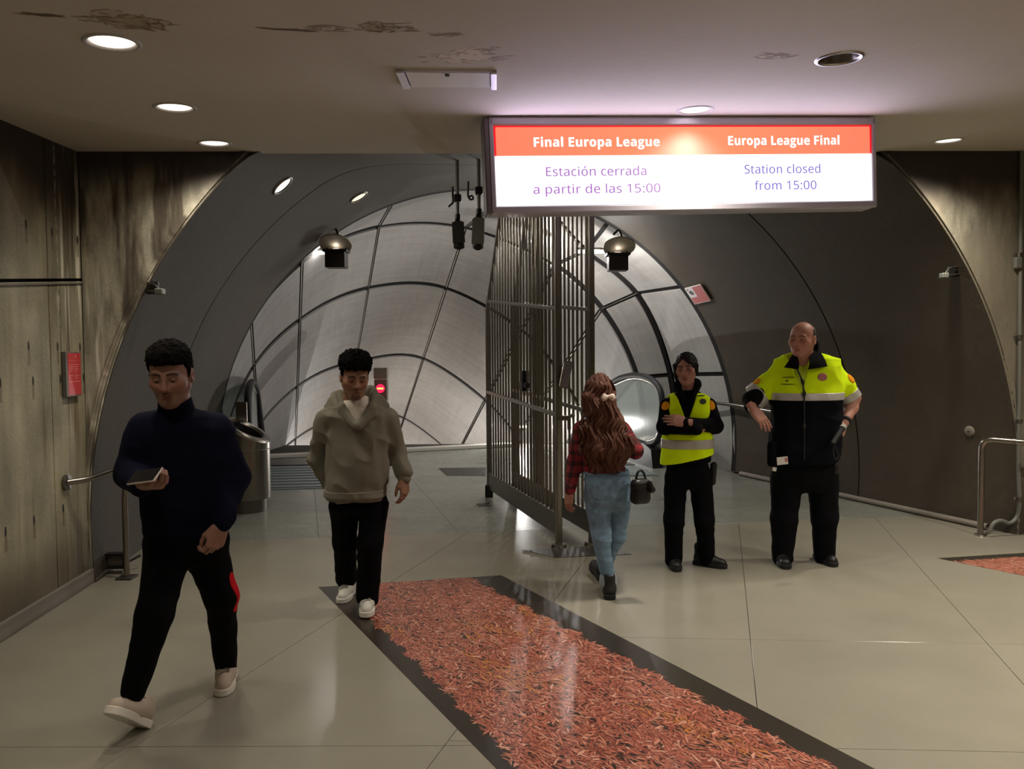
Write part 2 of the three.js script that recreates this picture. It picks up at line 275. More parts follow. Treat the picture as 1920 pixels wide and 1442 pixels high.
// ---------------------------------------------------------------- ceiling with round openings for the downlights
const DOWN = [[210, 80, 1], [328, 202, 1], [402, 269, 1], [1303, 207, 1], [1778, 264, 1], [1573, 110, 0]].map(([x, y, on]) => ({ p: onCeil(x, y), on, px: [x, y] }));
for (const [x, d] of [[-1.55, 2.3], [-1.35, 1.1], [-1.1, -0.4], [1.9, 1.6], [2.1, -0.2], [0.4, -1.2], [4.6, 4.4], [3.3, 3.0]]) DOWN.push({ p: V(x, ceilY(x, d), -d), on: 1, behind: 1, gain: x > 3 ? 3.6 : x > 1 ? 1.7 : 0.36 });  // downlights added outside the view to brighten the foreground and the guards
DOWN[3].gain = 2.1; DOWN[4].gain = 2.3; DOWN[0].gain = 0.42; DOWN[1].gain = 0.55; DOWN[2].gain = 0.9;
{
  const ceil = struct('ceiling');
  const sh = new THREE.Shape([[-3.6, -3.9], [6.3, -3.9], [6.3, 5.63 + (6.3 + 3.085) * 0.1632], [-3.6, 5.63 - 0.515 * 0.1632]].map((p) => new THREE.Vector2(...p)));
  for (const l of DOWN) { const h = new THREE.Path(); h.absarc(l.p.x, -l.p.z, 0.1, 0, 6.2832, true); sh.holes.push(h); }
  const g = new THREE.ExtrudeGeometry(sh, { depth: 0.3, bevelEnabled: false, curveSegments: 40 });
  g.applyMatrix4(new THREE.Matrix4().set(1, 0, 0, 0, 0.0243, 0.063, 1, ceilY(0, 0), 0, -1, 0, 0, 0, 0, 0, 1)); g.computeVertexNormals();
  part('ceiling_slab', g, M.ceiling, ceil);
}
const WHERE = ['warm recessed downlight in the ceiling, largest and nearest of the left row', 'warm recessed downlight in the ceiling, middle one of the left row', 'warm recessed downlight in the ceiling, farthest of the left row', 'warm recessed downlight in the ceiling just above the lit message board', 'warm recessed downlight in the ceiling at the far right, right of the message board', 'unlit recessed downlight with a bare metal reflector in the ceiling at upper right'];
DOWN.forEach((l, i) => {
  const t = thing('downlight', WHERE[i] || 'added ceiling downlight out of view, fill light for the foreground', 'ceiling light', l.p.clone(), 'ceiling downlights');
  const lean = new THREE.Quaternion().setFromUnitVectors(UP, V(-0.0243, 1, 0.063).normalize()); t.quaternion.copy(lean);
  part('trim_ring', new THREE.LatheGeometry([[0.094, 0.004], [0.098, -0.004], [0.108, -0.007], [0.117, -0.004], [0.119, 0]].map((p) => new THREE.Vector2(...p)), 48), l.on ? M.painted : M.steel, t);
  part('reflector', new THREE.LatheGeometry([[0.034, 0.15], [0.05, 0.13], [0.078, 0.07], [0.095, 0.002], [0.097, 0.002], [0.08, 0.07], [0.052, 0.135]].map((p) => new THREE.Vector2(...p)), 40), l.on ? M.painted : M.steel, t);
  if (l.on) {
    part('lamp_lens', new THREE.LatheGeometry([[0, -0.002], [0.05, -0.001], [0.086, 0.004], [0.092, 0.012], [0, 0.012]].map((p) => new THREE.Vector2(...p)), 40), M.glowWarm, t);
    const s = new THREE.SpotLight(new THREE.Color(...LIGHT.downColor), LIGHT.down * (l.gain || 1), 0, 1.2, 0.9, 2); s.name = 'downlight_lamp'; s.position.copy(l.p).add(V(0, -0.015, 0)); s.target.position.copy(l.p).add(V(0, -1, 0)); s.castShadow = true; s.shadow.radius = 4; scene.add(s, s.target);
  } else part('bulb', new THREE.SphereGeometry(0.026, 20, 12).translate(0, 0.115, 0), M.greyPlastic, t);
});

// ---------------------------------------------------------------- left wall: cast panels with open joints, plinth, tie holes
{
  const w = struct('wall_left'), dir = V(0.093, 0, 1.136).normalize(), out = V(dir.z, 0, -dir.x);
  const pt = (q, y, o = 0) => K.clone().addScaledVector(dir, q).addScaledVector(out, o).add(V(0, y, 0));
  const plate = (poly, th, name, mat, base = 0) => {                   // poly of [q, y]
    const sh = new THREE.Shape(poly.map((p) => new THREE.Vector2(...p)));
    const g = new THREE.ExtrudeGeometry(sh, { depth: th, bevelEnabled: true, bevelThickness: 0.004, bevelSize: 0.004, bevelSegments: 2, steps: 1 });
    const uv = g.attributes.uv, ps = g.attributes.position; for (let i = 0; i < uv.count; i++) uv.setXY(i, ps.getX(i) / 4.2, ps.getY(i) / 3.4);
    g.applyMatrix4(new THREE.Matrix4().makeBasis(dir, UP, out).setPosition(K.clone().addScaledVector(out, base - th - 0.004))); g.computeVertexNormals();
    // mirrored basis: turn the faces back
    return part(name, g, mat, w);
  };
  const js = [-0.02, 0.46, 1.14, 1.86, 2.58, 3.3, 4.02, 4.74, 5.46, 6.2, 6.9, 7.6, 8.3, 9.0, 9.6], hq = (q) => 2.2 - 0.1 * q;
  for (let i = 0; i + 1 < js.length; i++) {
    const a = js[i] + (i ? 0.008 : 0), b = js[i + 1] - 0.008;
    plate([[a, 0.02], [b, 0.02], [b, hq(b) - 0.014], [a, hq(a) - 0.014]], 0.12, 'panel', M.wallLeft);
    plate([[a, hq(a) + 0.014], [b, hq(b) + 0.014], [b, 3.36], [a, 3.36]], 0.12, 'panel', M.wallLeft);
  }
  plate([[-0.03, -0.02], [9.6, -0.02], [9.6, 3.4], [-0.03, 3.4]], 0.2, 'core', M.joint, -0.075);
  const ledge = new THREE.BoxGeometry(1, 1, 1);                         // bright sloped lip along the horizontal joint
  const l0 = pt(-0.01, hq(-0.01) - 0.022, 0.004), l1 = pt(9.5, hq(9.5) - 0.022, 0.004); part('joint_strip', flatBar(l0, l1, 0.024, 0.012, out), M.concrete, w); ledge.dispose();
  const b = struct('baseboard_left'); b.position.set(0, 0, 0);
  part('plinth', flatBar(pt(-0.02, 0.052, 0.008), pt(9.5, 0.052, 0.008), 0.03, 0.105, out), M.concrete, b);
}
// right and rear walls of the hall, out of the picture
part('slab_wall', box(0.3, 3.7, 11.6, 0.01, 6.35, 1.85, -1.9), M.concrete, struct('wall_right'));
part('slab_wall', box(10.2, 3.7, 0.3, 0.01, 1.5, 1.85, 3.95), M.concrete, struct('wall_back'));

// ---------------------------------------------------------------- portal wall with the great arch, stepped rim
{
  const w = struct('wall_far'), cs = 3.84, cy = 0.39, R = 3.84, top = 3.55;
  const arc = (a0, a1, n = 60) => Array.from({ length: n + 1 }, (_, i) => { const a = lerp(a0, a1, i / n); return new THREE.Vector2(cs + R * Math.cos(a), cy + R * Math.sin(a)); });
  const aTop = Math.asin((top - cy) / R), aLow = -Math.asin(cy / R);
  const build = (pts) => {
    const g = new THREE.ExtrudeGeometry(new THREE.Shape(pts), { depth: 0.22, bevelEnabled: true, bevelThickness: 0.012, bevelSize: 0.012, bevelSegments: 3, steps: 1 });
    const uv = g.attributes.uv, ps = g.attributes.position; for (let i = 0; i < uv.count; i++) uv.setXY(i, (ps.getX(i) + 0.2) / 9.6, ps.getY(i) / 3.6);
    g.applyMatrix4(new THREE.Matrix4().makeBasis(U, UP, N.clone().negate()).setPosition(K.clone().addScaledVector(N, 0.232))); part('spandrel', g, M.wallPortal, w);
  };
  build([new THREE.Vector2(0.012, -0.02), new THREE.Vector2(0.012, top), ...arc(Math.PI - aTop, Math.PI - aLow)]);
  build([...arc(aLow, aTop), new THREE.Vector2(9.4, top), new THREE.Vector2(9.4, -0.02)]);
  for (const [ra, rb, o] of [[3.842, 3.858, 0.018], [3.858, 3.88, 0.012]]) for (const [a0, a1] of [[Math.PI - Math.asin((3.16 - cy) / R), Math.PI - aLow], [aLow, Math.asin((3.3 - cy) / R)]])
    part('arch_rim', slabSheet(80, 1, (u, v) => { const a = lerp(a0, a1, u), r = lerp(ra, rb, v); return portal(cs + r * Math.cos(a), Math.max(0, cy + r * Math.sin(a)), -o); }, () => N.clone().multiplyScalar(o + 0.03), (u, v) => [(cs + 3.88 * Math.cos(lerp(a0, a1, u)) + 0.2) / 9.6, (cy + 3.88 * Math.sin(lerp(a0, a1, u))) / 3.6]), M.wallPortal, w);
}

// ---------------------------------------------------------------- dark vault: two cast rings with a seam between
const seamT = (a) => 1.72 + 0.1 * Math.sin(a);
{
  const w = struct('tunnel_vault');
  const rings = [[(a) => 0.004, (a) => seamT(a) - 0.01], [(a) => seamT(a) + 0.01, (a) => 3.73]], a0 = -0.11, a1 = Math.PI + 0.11;
  for (const [f0, f1] of rings) part('vault_ring', slabSheet(96, 14, (u, v) => { const a = lerp(a0, a1, u); return vault(lerp(f0(a), f1(a), v), a, -0.014); }, (u, v) => { const a = lerp(a0, a1, u), t = lerp(f0(a), f1(a), v); return vault(t, a, 0.2).sub(vault(t, a, -0.014)).multiplyScalar(t < 0.26 ? 0.05 : 1); }, (u, v) => [u * 11, v * 1.8]), M.vaultDark, w);
  part('seam_backing', slabSheet(96, 1, (u, v) => { const a = lerp(a0, a1, u); return vault(seamT(a) + lerp(-0.04, 0.04, v), a, 0.03); }, (u) => V(Math.cos(lerp(a0, a1, u)) * 0.05, Math.sin(lerp(a0, a1, u)) * 0.05, 0)), M.joint, w);
  // black strip that edges the far end of the vault
  part('edge_strip', slabSheet(96, 1, (u, v) => { const a = lerp(a0, a1, u); return vault(3.72 + 0.1 * v, a, -0.012); }, (u) => V(Math.cos(lerp(a0, a1, u)) * 0.2, Math.sin(lerp(a0, a1, u)) * 0.2, 0)), M.joint, w);
  const b = struct('baseboard_right'); const q0 = onVault(1392, 905).p, q1 = onVault(1860, 1001).p; q0.y = q1.y = 0.03;
  part('plinth', tube([q0.clone().add(V(-0.03, 0, 0)), onVault(1570, 948).p.setY(0.03).add(V(-0.03, 0, 0)), onVault(1700, 972).p.setY(0.03).add(V(-0.03, 0, 0)), q1.clone().add(V(-0.03, 0, 0))], 0.03, 40, 6), M.concrete, b);
}

// ---------------------------------------------------------------- pale vault of the escalator hall: panels between open joints
const SHAFT = ray(530, 1485).normalize();
{
  const w = struct('escalator_hall_vault');
  const Ce = portal(3.454, 0.385, 3.724), ax = V(-Math.sin(0.236), 0, -Math.cos(0.236));
  const onCyl = (px, py, R = 3.35) => { const v = ray(px, py), o = V(0, EYE, 0).sub(Ce), vp = v.clone().addScaledVector(ax, -v.dot(ax)), op = o.clone().addScaledVector(ax, -o.dot(ax)), a = vp.dot(vp), b = 2 * vp.dot(op), c = op.dot(op) - R * R; return V(0, EYE, 0).addScaledVector(v, (-b + Math.sqrt(b * b - 4 * a * c)) / (2 * a)); };
  const endArch = (deg, k = 0) => { const a = deg * Math.PI / 180, p = portal(3.454 + 3.37 * Math.cos(a), 0.385 + 3.37 * Math.sin(a), 3.735 + k); return p; };
  const along = (p, s) => p.clone().addScaledVector(SHAFT, s);
  const degs = [187, 168, 150, 133, 110.6, 84, 62, 39, 16.5, -7];
  // rings of joint crossings: the arch, the first bend (right half only), the second bend, then rings down the shaft
  const R0 = degs.map((d) => endArch(d, 0.02));
  const A = [endArch(187, 0.05), endArch(168, 0.05), endArch(150, 0.08), onCyl(567, 490), onCyl(711, 424), onCyl(873, 427), at(1040, 497, 12.2), at(1127, 580, 12.1), at(1193, 708, 12.2), null];
  const bend = R0.map((p, i) => i < 6 ? p.clone().lerp(A[i], 0.02) : i === 6 ? onCyl(1100, 470) : i === 7 ? onCyl(1196, 550) : i === 8 ? onCyl(1259, 703) : null);
  bend[9] = bend[8].clone().add(endArch(-7).sub(endArch(16.5))); A[9] = A[8].clone().add(endArch(-7).sub(endArch(16.5)));
  const sB = [1, 1.05, 1.15, 1.4, 1.6, 1.8, 2.0, 2.15, 2.2, 2.2], sC = [2.8, 2.9, 3.2, 3.5, 4.1, 4.5, 4.9, 5.1, 5.2, 5.2], sD = [4.6, 4.7, 5.2, 5.7, 6.6, 7.6, 8.2, 8.5, 8.6, 8.6], sE = [8, 8.2, 9, 10, 12, 13.5, 14, 14.4, 14.6, 14.6];
  const ringS = (s) => A.map((p, i) => along(p, s[i])), rows = [R0, bend, A, ringS(sB), ringS(sC), ringS(sD), ringS(sE)];
  const curves = rows.map((r) => new THREE.CatmullRomCurve3(r, false, 'centripetal'));
  const n = degs.length - 1, P = (r, c, u, v) => curves[r].getPoint(clamp((c + u) / n)).lerp(curves[r + 1].getPoint(clamp((c + u) / n)), v);
  const centre = (p) => { const q = p.clone().sub(Ce); return p.clone().sub(Ce.clone().addScaledVector(ax, q.dot(ax))).setY(0).lengthSq(); };
  const outward = (r, c, u, v, k) => { const e = 0.03, du = P(r, c, Math.min(u + e, 1), v).sub(P(r, c, Math.max(u - e, 0), v)), dv = P(r, c, u, Math.min(v + e, 1)).sub(P(r, c, u, Math.max(v - e, 0))); let m = du.cross(dv).normalize(); const mid = P(r, 4, 0.5, 0).add(P(r, 0, 0, 0)).add(P(r, 8, 1, 0)).multiplyScalar(1 / 3); if (m.dot(P(r, c, u, v).sub(mid)) < 0) m.negate(); return m.multiplyScalar(k); };
  for (let r = 0; r < rows.length - 1; r++) for (let c = 0; c < n; c++) {
    const lu = P(r, c, 0, 0.5).distanceTo(P(r, c, 1, 0.5)), lv = P(r, c, 0.5, 0).distanceTo(P(r, c, 0.5, 1)); if (lv < 0.12 || lu < 0.12) continue;
    const gu = 0.036 / lu, gv0 = r === 0 || (r === 1 && c < 5) ? 0.01 / lv : 0.066 / lv, gv1 = 0.066 / lv, inn = (u, v) => [lerp(gu, 1 - gu, u), lerp(gv0, 1 - gv1, v)], rep = rr(0, 3);
    part('panel', slabSheet(10, 10, (u, v) => P(r, c, ...inn(u, v)), (u, v) => outward(r, c, ...inn(u, v), 0.03), (u, v) => [rep + u * lu, rep + v * lv]), M.panel, w);
  }
  for (let r = 0; r < rows.length - 1; r++) part('joint_backing', slabSheet(90, 10, (u, v) => { const f = u * n, c = Math.min(Math.floor(f), n - 1); return P(r, c, f - c, v).add(outward(r, c, f - c, v, 0.034)); }, (u, v) => { const f = u * n, c = Math.min(Math.floor(f), n - 1); return outward(r, c, f - c, v, 0.12); }), M.joint, w);
  // grey metal strips lying in the lengthwise joints
  for (let c = 2; c < n - 1; c++) for (let r = 1; r < 5; r++) { if (P(r, c, 0, 0).distanceTo(P(r, c, 0, 1)) < 0.3) continue; const a = P(r, c, 0, 0.02), b = P(r, c, 0, 0.98), o = outward(r, c, 0.02, 0.5, 0.012); part('joint_strip', flatBar(a.add(o), b.add(o), 0.022, 0.02, outward(r, c, 0.02, 0.5, 1).cross(b.clone().sub(a))), M.steelDull, w); }
  // bottom of the shaft, far down and out of sight
  const e = curves[6].getPoint(0.5); part('shaft_end', box(10, 14, 0.3, 0.01, e.x, e.y - 5, e.z - 0.4), M.concrete, w);
  part('shaft_bed', flatBar(onFloor(700, 848).add(V(0, -1.2, -0.4)), along(onFloor(700, 848), 14).add(V(0, -1.2, 0)), 8, 0.3, V(1, 0, 0)), M.concrete, w);
}
// ---------------------------------------------------------------- LED message board under the ceiling
const frame = (o, ex, ey) => { const x = ex.clone().normalize(), y = ey.clone().addScaledVector(x, -ey.dot(x)).normalize(), z = x.clone().cross(y); o.quaternion.setFromRotationMatrix(new THREE.Matrix4().makeBasis(x, y, z)); return o; };
{
  const tl = onCeil(905, 217), tr = onCeil(1641, 217), bl = at(907, 397, -tl.z), W = tl.distanceTo(tr), H = tl.distanceTo(bl);
  const t = frame(thing('message_board', 'wide lit LED message board hanging under the ceiling with station notices in two languages', 'sign', tl.clone().add(V(0, -0.012, 0))), tr.clone().sub(tl), UP);
  const mx0 = 0.066, mx1 = 0.03, my0 = 0.05, my1 = 0.045, D = 0.16, fr = std({ color: srgb(190, 184, 196), roughness: 0.45, metalness: 0.4 });
  part('housing', box(W, H, D - 0.03, 0.012, W / 2, -H / 2, -D / 2 - 0.03), fr, t);
  part('end_cap', box(0.036, H + 0.006, D, 0.012, 0.018, -H / 2, -D / 2 + 0.004), std({ color: srgb(120, 112, 118), roughness: 0.5, metalness: 0.3 }), t);
  part('bezel', merge([box(W - 0.04, my0 - 0.004, 0.036, 0.006, W / 2 + 0.018, -my0 / 2 + 0.002, -0.012), box(W - 0.04, my1 - 0.004, 0.036, 0.006, W / 2 + 0.018, -H + my1 / 2 - 0.002, -0.012), box(mx0 - 0.038, H - 0.01, 0.036, 0.006, 0.036 + (mx0 - 0.038) / 2, -H / 2, -0.012), box(mx1 - 0.004, H - 0.01, 0.036, 0.006, W - mx1 / 2 + 0.002, -H / 2, -0.012)]), fr, t);
  const sw = W - mx0 - mx1, sh = H - my0 - my1;
  const screen = canvasTex(2048, 512, (g, w, h) => {
    const X = (px) => (px - 925) / 708 * w, Y = (py) => (py - 231) / 155 * h, hy = Y(289);
    g.fillStyle = '#ffffff'; g.fillRect(0, 0, w, h);
    const gr = g.createLinearGradient(0, 0, w, 0); gr.addColorStop(0, 'rgb(238,112,84)'); gr.addColorStop(0.5, 'rgb(244,134,92)'); gr.addColorStop(1, 'rgb(238,112,84)'); g.fillStyle = gr; g.fillRect(0, 0, w, hy);
    g.fillStyle = 'rgba(255,150,120,0.28)'; for (let i = 0; i < w; i += 8) g.fillRect(i, 0, 3, hy);
    g.fillStyle = 'rgb(222,16,30)'; g.fillRect(0, 0, w, 9); g.fillRect(0, 0, 9, hy); g.fillRect(w - 9, 0, 9, hy);
    const text = (s, cx, cy, width, size, font, color, stroke) => { g.font = `${font} ${size}px sans-serif`; g.textBaseline = 'alphabetic'; g.textAlign = 'left'; g.fillStyle = color; const m = g.measureText(s).width; g.save(); g.translate(X(cx) - width / 708 * w / 2, Y(cy)); g.scale(width / 708 * w / m, 1); if (stroke) { g.strokeStyle = color; g.lineWidth = stroke; g.lineJoin = 'round'; g.strokeText(s, 0, 0); } g.fillText(s, 0, 0); g.restore(); };
    text('Final Europa League', 1109, 271.5, 232, 82, 'bold', '#ffffff', 1); text('Europa League Final', 1461, 270.5, 220, 82, 'bold', '#ffffff', 1);
    const ink = 'rgb(150,92,172)', ink2 = 'rgb(112,92,178)';
    text('Estación cerrada', 1106, 329, 187, 80, 'normal', ink); text('a partir de las 15:00', 1107, 363, 234, 80, 'normal', ink);
    text('Station closed', 1457, 328, 151, 80, 'normal', ink2); text('from 15:00', 1462, 361, 122, 80, 'normal', ink2);
  });
  const g = new THREE.PlaneGeometry(sw, sh); g.translate(mx0 + sw / 2, -my0 - sh / 2, -0.002);
  part('screen', g, new THREE.MeshStandardMaterial({ color: 0x111111, emissive: 0xffffff, emissiveMap: screen, emissiveIntensity: 1.45, roughness: 0.85 }), t);
  for (const x of [0.35, W - 0.35]) part('hanger', bar(V(x, 0.12, -D / 2), V(x, -0.01, -D / 2), 0.012), M.steelDull, t);
  t.updateMatrixWorld(true);
  const l = new THREE.RectAreaLight(new THREE.Color(...LIGHT.signColor), LIGHT.sign, sw, sh); l.name = 'message_board_light';
  l.position.copy(t.localToWorld(V(mx0 + sw / 2, -my0 - sh / 2, 0.012))); l.lookAt(t.localToWorld(V(mx0 + sw / 2, -my0 - sh / 2, 2))); scene.add(l);
}

// ---------------------------------------------------------------- ceiling hatch
{
  const a = onCeil(742, 129), b = onCeil(931, 131), c = onCeil(756, 160), d = onCeil(931, 161);
  const t = thing('ceiling_hatch', 'white metal access hatch set into the ceiling left of the message board', 'hatch', a.clone()), r = (p) => p.clone().sub(a);
  const dn = V(0.0243, -1, -0.063).normalize(), quad = (p, q, s, u, th, lift) => slabSheet(2, 2, (i, j) => p.clone().lerp(q, i).lerp(s.clone().lerp(u, i), j).addScaledVector(dn, lift), () => dn.clone().multiplyScalar(-th));
  const A = r(a), B = r(b), Cc = r(c), D = r(d), P = (u, v) => A.clone().lerp(B, u).lerp(Cc.clone().lerp(D, u), v);
  part('door_leaf', quad(P(0.09, 0.06), P(0.93, 0.06), P(0.09, 0.97), P(0.93, 0.97), 0.01, 0.012), M.whitePaint, t);
  part('frame', merge([quad(P(0, 0), P(0.075, 0), P(0, 1), P(0.075, 1), 0.02, 0.02), quad(P(0.94, 0), P(1, 0), P(0.94, 1), P(1, 1), 0.02, 0.022), quad(P(0, 0), P(1, 0), P(0, 0.012), P(1, 0.012), 0.012, 0.012)]), std({ color: srgb(225, 222, 230), roughness: 0.35, metalness: 0.3 }), t);
  part('gap', quad(P(0, 0.03), P(1, 0.03), P(0, 1), P(1, 1), 0.004, 0.003), M.joint, t);
  part('lock', new THREE.CylinderGeometry(0.012, 0.012, 0.012, 16).translate(P(0.5, 0.16).x, P(0.5, 0.16).y, P(0.5, 0.16).z).translate(0, -0.014, 0), M.blackMetal, t);
}

// ---------------------------------------------------------------- printed floor stickers: red wood chips with a ragged black border
{
  const chips = (g, w, h, inside, n, sc) => {
    const pal = ['196,122,100', '182,108,88', '166,94,76', '208,146,124', '190,114,94', '150,82,66', '220,170,148', '202,128,104', '174,100,82'];
    for (let i = 0; i < n; i++) {
      const x = rr(0, w), y = rr(0, h); if (!inside(x / w, y / h)) continue;
      const L = rr(14, 52) * sc, W = rr(2.5, 8) * sc, th = rr(0, 6.283), c = pal[Math.floor(rnd() * pal.length)], warm = fbm(x / w * 3, y / h * 5, 3);
      g.save(); g.translate(x, y); g.rotate(th); g.fillStyle = 'rgba(96,48,38,0.4)'; g.beginPath(); g.ellipse(1.5, 2, L / 2, W / 2 + 1, 0, 0, 7); g.fill();
      g.fillStyle = `rgb(${warm > 0.72 && rnd() < 0.25 ? '206,140,70' : c})`; g.beginPath(); g.moveTo(-L / 2, rr(-W, W) / 3); g.lineTo(-L * 0.2, -W / 2); g.lineTo(L * 0.3, -W * rr(0.2, 0.5)); g.lineTo(L / 2, rr(-W, W) / 3); g.lineTo(L * 0.1, W / 2); g.closePath(); g.fill();
      if (rnd() < 0.3) { g.strokeStyle = 'rgba(240,190,160,0.5)'; g.lineWidth = 1.2; g.beginPath(); g.moveTo(-L * 0.4, 0); g.lineTo(L * 0.35, 0); g.stroke(); } g.restore();
    }
  };
  const print = (edge, n) => canvasTex(1024, 2048, (g, w, h) => {
    g.fillStyle = 'rgb(52,47,41)'; g.fillRect(0, 0, w, h);
    for (let i = 0; i < 500; i++) { g.strokeStyle = `rgba(${rnd() < 0.5 ? '90,84,74' : '34,30,26'},0.35)`; g.lineWidth = rr(0.5, 2); const x = rr(0, w), y = rr(0, h); g.beginPath(); g.moveTo(x, y); g.lineTo(x + rr(-40, 40), y + rr(-40, 40)); g.stroke(); }
    chips(g, w, h, edge, n, 1.15);
  });
  // the ragged border: u across, v from the near end (0) to the far end (1)
  const rag = (v, k) => 0.05 * (Math.abs(((v * 19 + k) % 1) - 0.35) + n2(v * 60, k) * 0.5);
  const main = print((u, vv) => { const v = 1 - vv; const l = lerp(0.055, 0.085, v) + 0.2 * sstep(0.84, 1, v) - 0.03 + rag(v, 3.3) * 1.2 + 0.02 * n2(v * 7, 5), r = lerp(0.93, 0.80, v) + 0.04 - rag(v, 7.7) * 1.2; return u > l && u < r; }, 26000);
  const a = onFloor(597, 1101), b = onFloor(940, 1079), dir = V(0.49, 0, 0.872).normalize(), L = 4.6, wl = 1.02, t = thing('floor_sticker', 'long printed floor sticker of red wood chips with a ragged black border in the centre', 'floor sticker', a.clone());
  const e0 = b.clone().sub(a);
  part('printed_sheet', slabSheet(2, 8, (u, v) => e0.clone().multiplyScalar(u).addScaledVector(u < 0.5 ? V(0.478, 0, 0.878) : u > 0.5 ? V(0.4895, 0, 0.872) : dir, L * (1 - v)).add(V(0, 0.0016, 0)), () => V(0, -0.0014, 0), (u, v) => [u, v]), std({ map: main, color: 0xefe6e2, roughness: 0.28, bumpMap: T.bump, bumpScale: 0.0003 }), t);
  const second = print((u, vv) => vv > 0.03 && u < 0.97 && u > 0.06 + rag(1 - vv, 1.1) * 0.6, 20000);
  const p = onFloor(1758, 1047), q = onFloor(1920, 1080), r = onFloor(1920, 1037), e1 = q.clone().sub(p).normalize(), e2 = r.clone().sub(p).normalize(), t2 = thing('floor_sticker', 'corner of a second red wood chip floor sticker at the right edge', 'floor sticker', p.clone());
  part('printed_sheet', slabSheet(2, 4, (u, v) => e2.clone().multiplyScalar(u * 1.3).addScaledVector(e1, (1 - v) * 1.6).add(V(0, 0.0016, 0)), () => V(0, -0.0014, 0), (u, v) => [1 - v, u]), std({ map: second, roughness: 0.3 }), t2);
}

// ---------------------------------------------------------------- steel gate: two folded leaves of round bars
const GD = onFloor(916, 934).sub(onFloor(1048, 1030)).setY(0).normalize();
{
  const leaf = (base, label, nb, len, heights) => {
    const t = thing('security_gate', label, 'gate', base.clone(), 'stainless gate leaves'), side = V(GD.z, 0, -GD.x), g = (L, y) => GD.clone().multiplyScalar(L).add(V(0, y, 0));
    const [kick0, kick1, low0, low1, mid0, mid1, top] = heights, far = (y) => len - 0.02 + (y > 2.15 ? -0.62 * (y - 2.15) : 0);
    part('post', merge([flatBar(g(0, 0.02), g(0, top), 0.055, 0.05, GD), new THREE.CylinderGeometry(0.06, 0.07, 0.03, 24).translate(0, 0.015, 0)]), M.steel, t);
    part('end_post', merge([flatBar(g(len, 0.05), g(len, 2.15), 0.045, 0.045, GD), flatBar(g(len, 2.13), g(far(top), top), 0.045, 0.045, GD)]), M.steelDull, t);
    part('foot', box(0.09, 0.14, 0.09, 0.01).translate(g(len, 0.07).x, 0.07, g(len, 0.07).z), M.blackMetal, t);
    part('kick_plate', flatBar(g(0.02, kick0), g(len, kick1), 0.19, 0.03, UP), M.steelDull, t);
    part('rail', flatBar(g(0.02, low0), g(len, low1), 0.04, 0.045, UP), M.steel, t);
    part('rail', flatBar(g(0.02, mid0), g(len, mid1), 0.035, 0.04, UP), M.steelDull, t);
    part('rail', flatBar(g(0.02, top - 0.02), g(far(top), top - 0.02), 0.045, 0.045, UP), M.steelDull, t);
    for (let i = 1; i <= nb; i++) { const L = len * i / (nb + 1); let y1 = top - 0.03; if (L > far(top)) y1 = Math.min(y1, 2.15 + (len - 0.02 - L) / 0.62); part('bar', bar(g(L, lerp(kick0, kick1, L / len) + 0.08), g(L, y1), 0.0115, 0.0115, 10), M.steel, t); }
    return { t, g, side };
  };
  const p1 = onFloor(1048, 1026), h = (px, py, d) => at(px, py, d).y, len = 2.4, d0 = -p1.z, d1 = -p1.clone().addScaledVector(GD, len).z;
  const H = [0.19, 0.19, h(1045, 778, d0), h(910, 735, d1), h(1042, 578, d0), h(907, 565, d1), 3.12];
  const A = leaf(p1, 'nearer stainless steel gate leaf of many vertical bars standing left of the red-haired woman', 21, len, H);
  const p2 = onFloor(1110, 1022), B = leaf(p2, 'farther stainless steel gate leaf of vertical bars standing just behind the woman with long hair', 21, len, [0.19, 0.19, H[2] + 0.02, H[3] + 0.02, h(1108, 580, -p2.z), h(1042, 566, d1), 3.14]);
  // lock case and latch on the nearer leaf, tilted closer plate between the leaves
  part('latch', merge([flatBar(A.g(0.95, 1.28), A.g(0.95, 1.48), 0.05, 0.07, GD), flatBar(A.g(0.85, 1.34), A.g(1.1, 1.34), 0.05, 0.05, UP)]), M.blackMetal, A.t);
  const c0 = at(1056, 727, 6.35), c1 = at(1066, 678, 6.45); part('closer_plate', flatBar(c0.sub(p1), c1.sub(p1), 0.075, 0.03, V(1, 0, 0)), M.steel, A.t);
  part('hinge', merge([box(0.1, 0.04, 0.04, 0.006).translate(0.05, 1.1, 0.02), box(0.03, 0.12, 0.03, 0.006).translate(0.09, 1.06, 0.02), new THREE.SphereGeometry(0.02, 16, 10).translate(0.12, 1.12, 0.03)]), M.steelDull, A.t);
  // steel plates let into the floor
  const plate = (q, label) => { const P = q.map(([x, y]) => onFloor(x, y)), o = P[0].clone(), t = thing('floor_plate', label, 'floor plate', o); part('plate', slabSheet(2, 2, (u, v) => P[0].clone().lerp(P[1], u).lerp(P[3].clone().lerp(P[2], u), v).sub(o).add(V(0, 0.004, 0)), () => V(0, -0.003, 0)), M.plate, t); for (const [u, v] of [[0.06, 0.12], [0.94, 0.12], [0.06, 0.88], [0.94, 0.88]]) { const c = P[0].clone().lerp(P[1], u).lerp(P[3].clone().lerp(P[2], u), v).sub(o); part('screw', new THREE.CylinderGeometry(0.01, 0.01, 0.004, 12).translate(c.x, 0.0055, c.z), M.steelDull, t); } return t; };
  plate([[979, 1032], [1150, 1022], [1184, 1040], [1040, 1046]], 'dark steel plate in the floor under the two gate posts');
  plate([[822, 878], [911, 877], [911, 892], [838, 892]], 'dark cover plate in the floor left of the gate, far down the passage');
  plate([[893, 945], [918, 943], [921, 949], [898, 950]], 'small dark steel socket plate in the floor at the far foot of the gate');
}

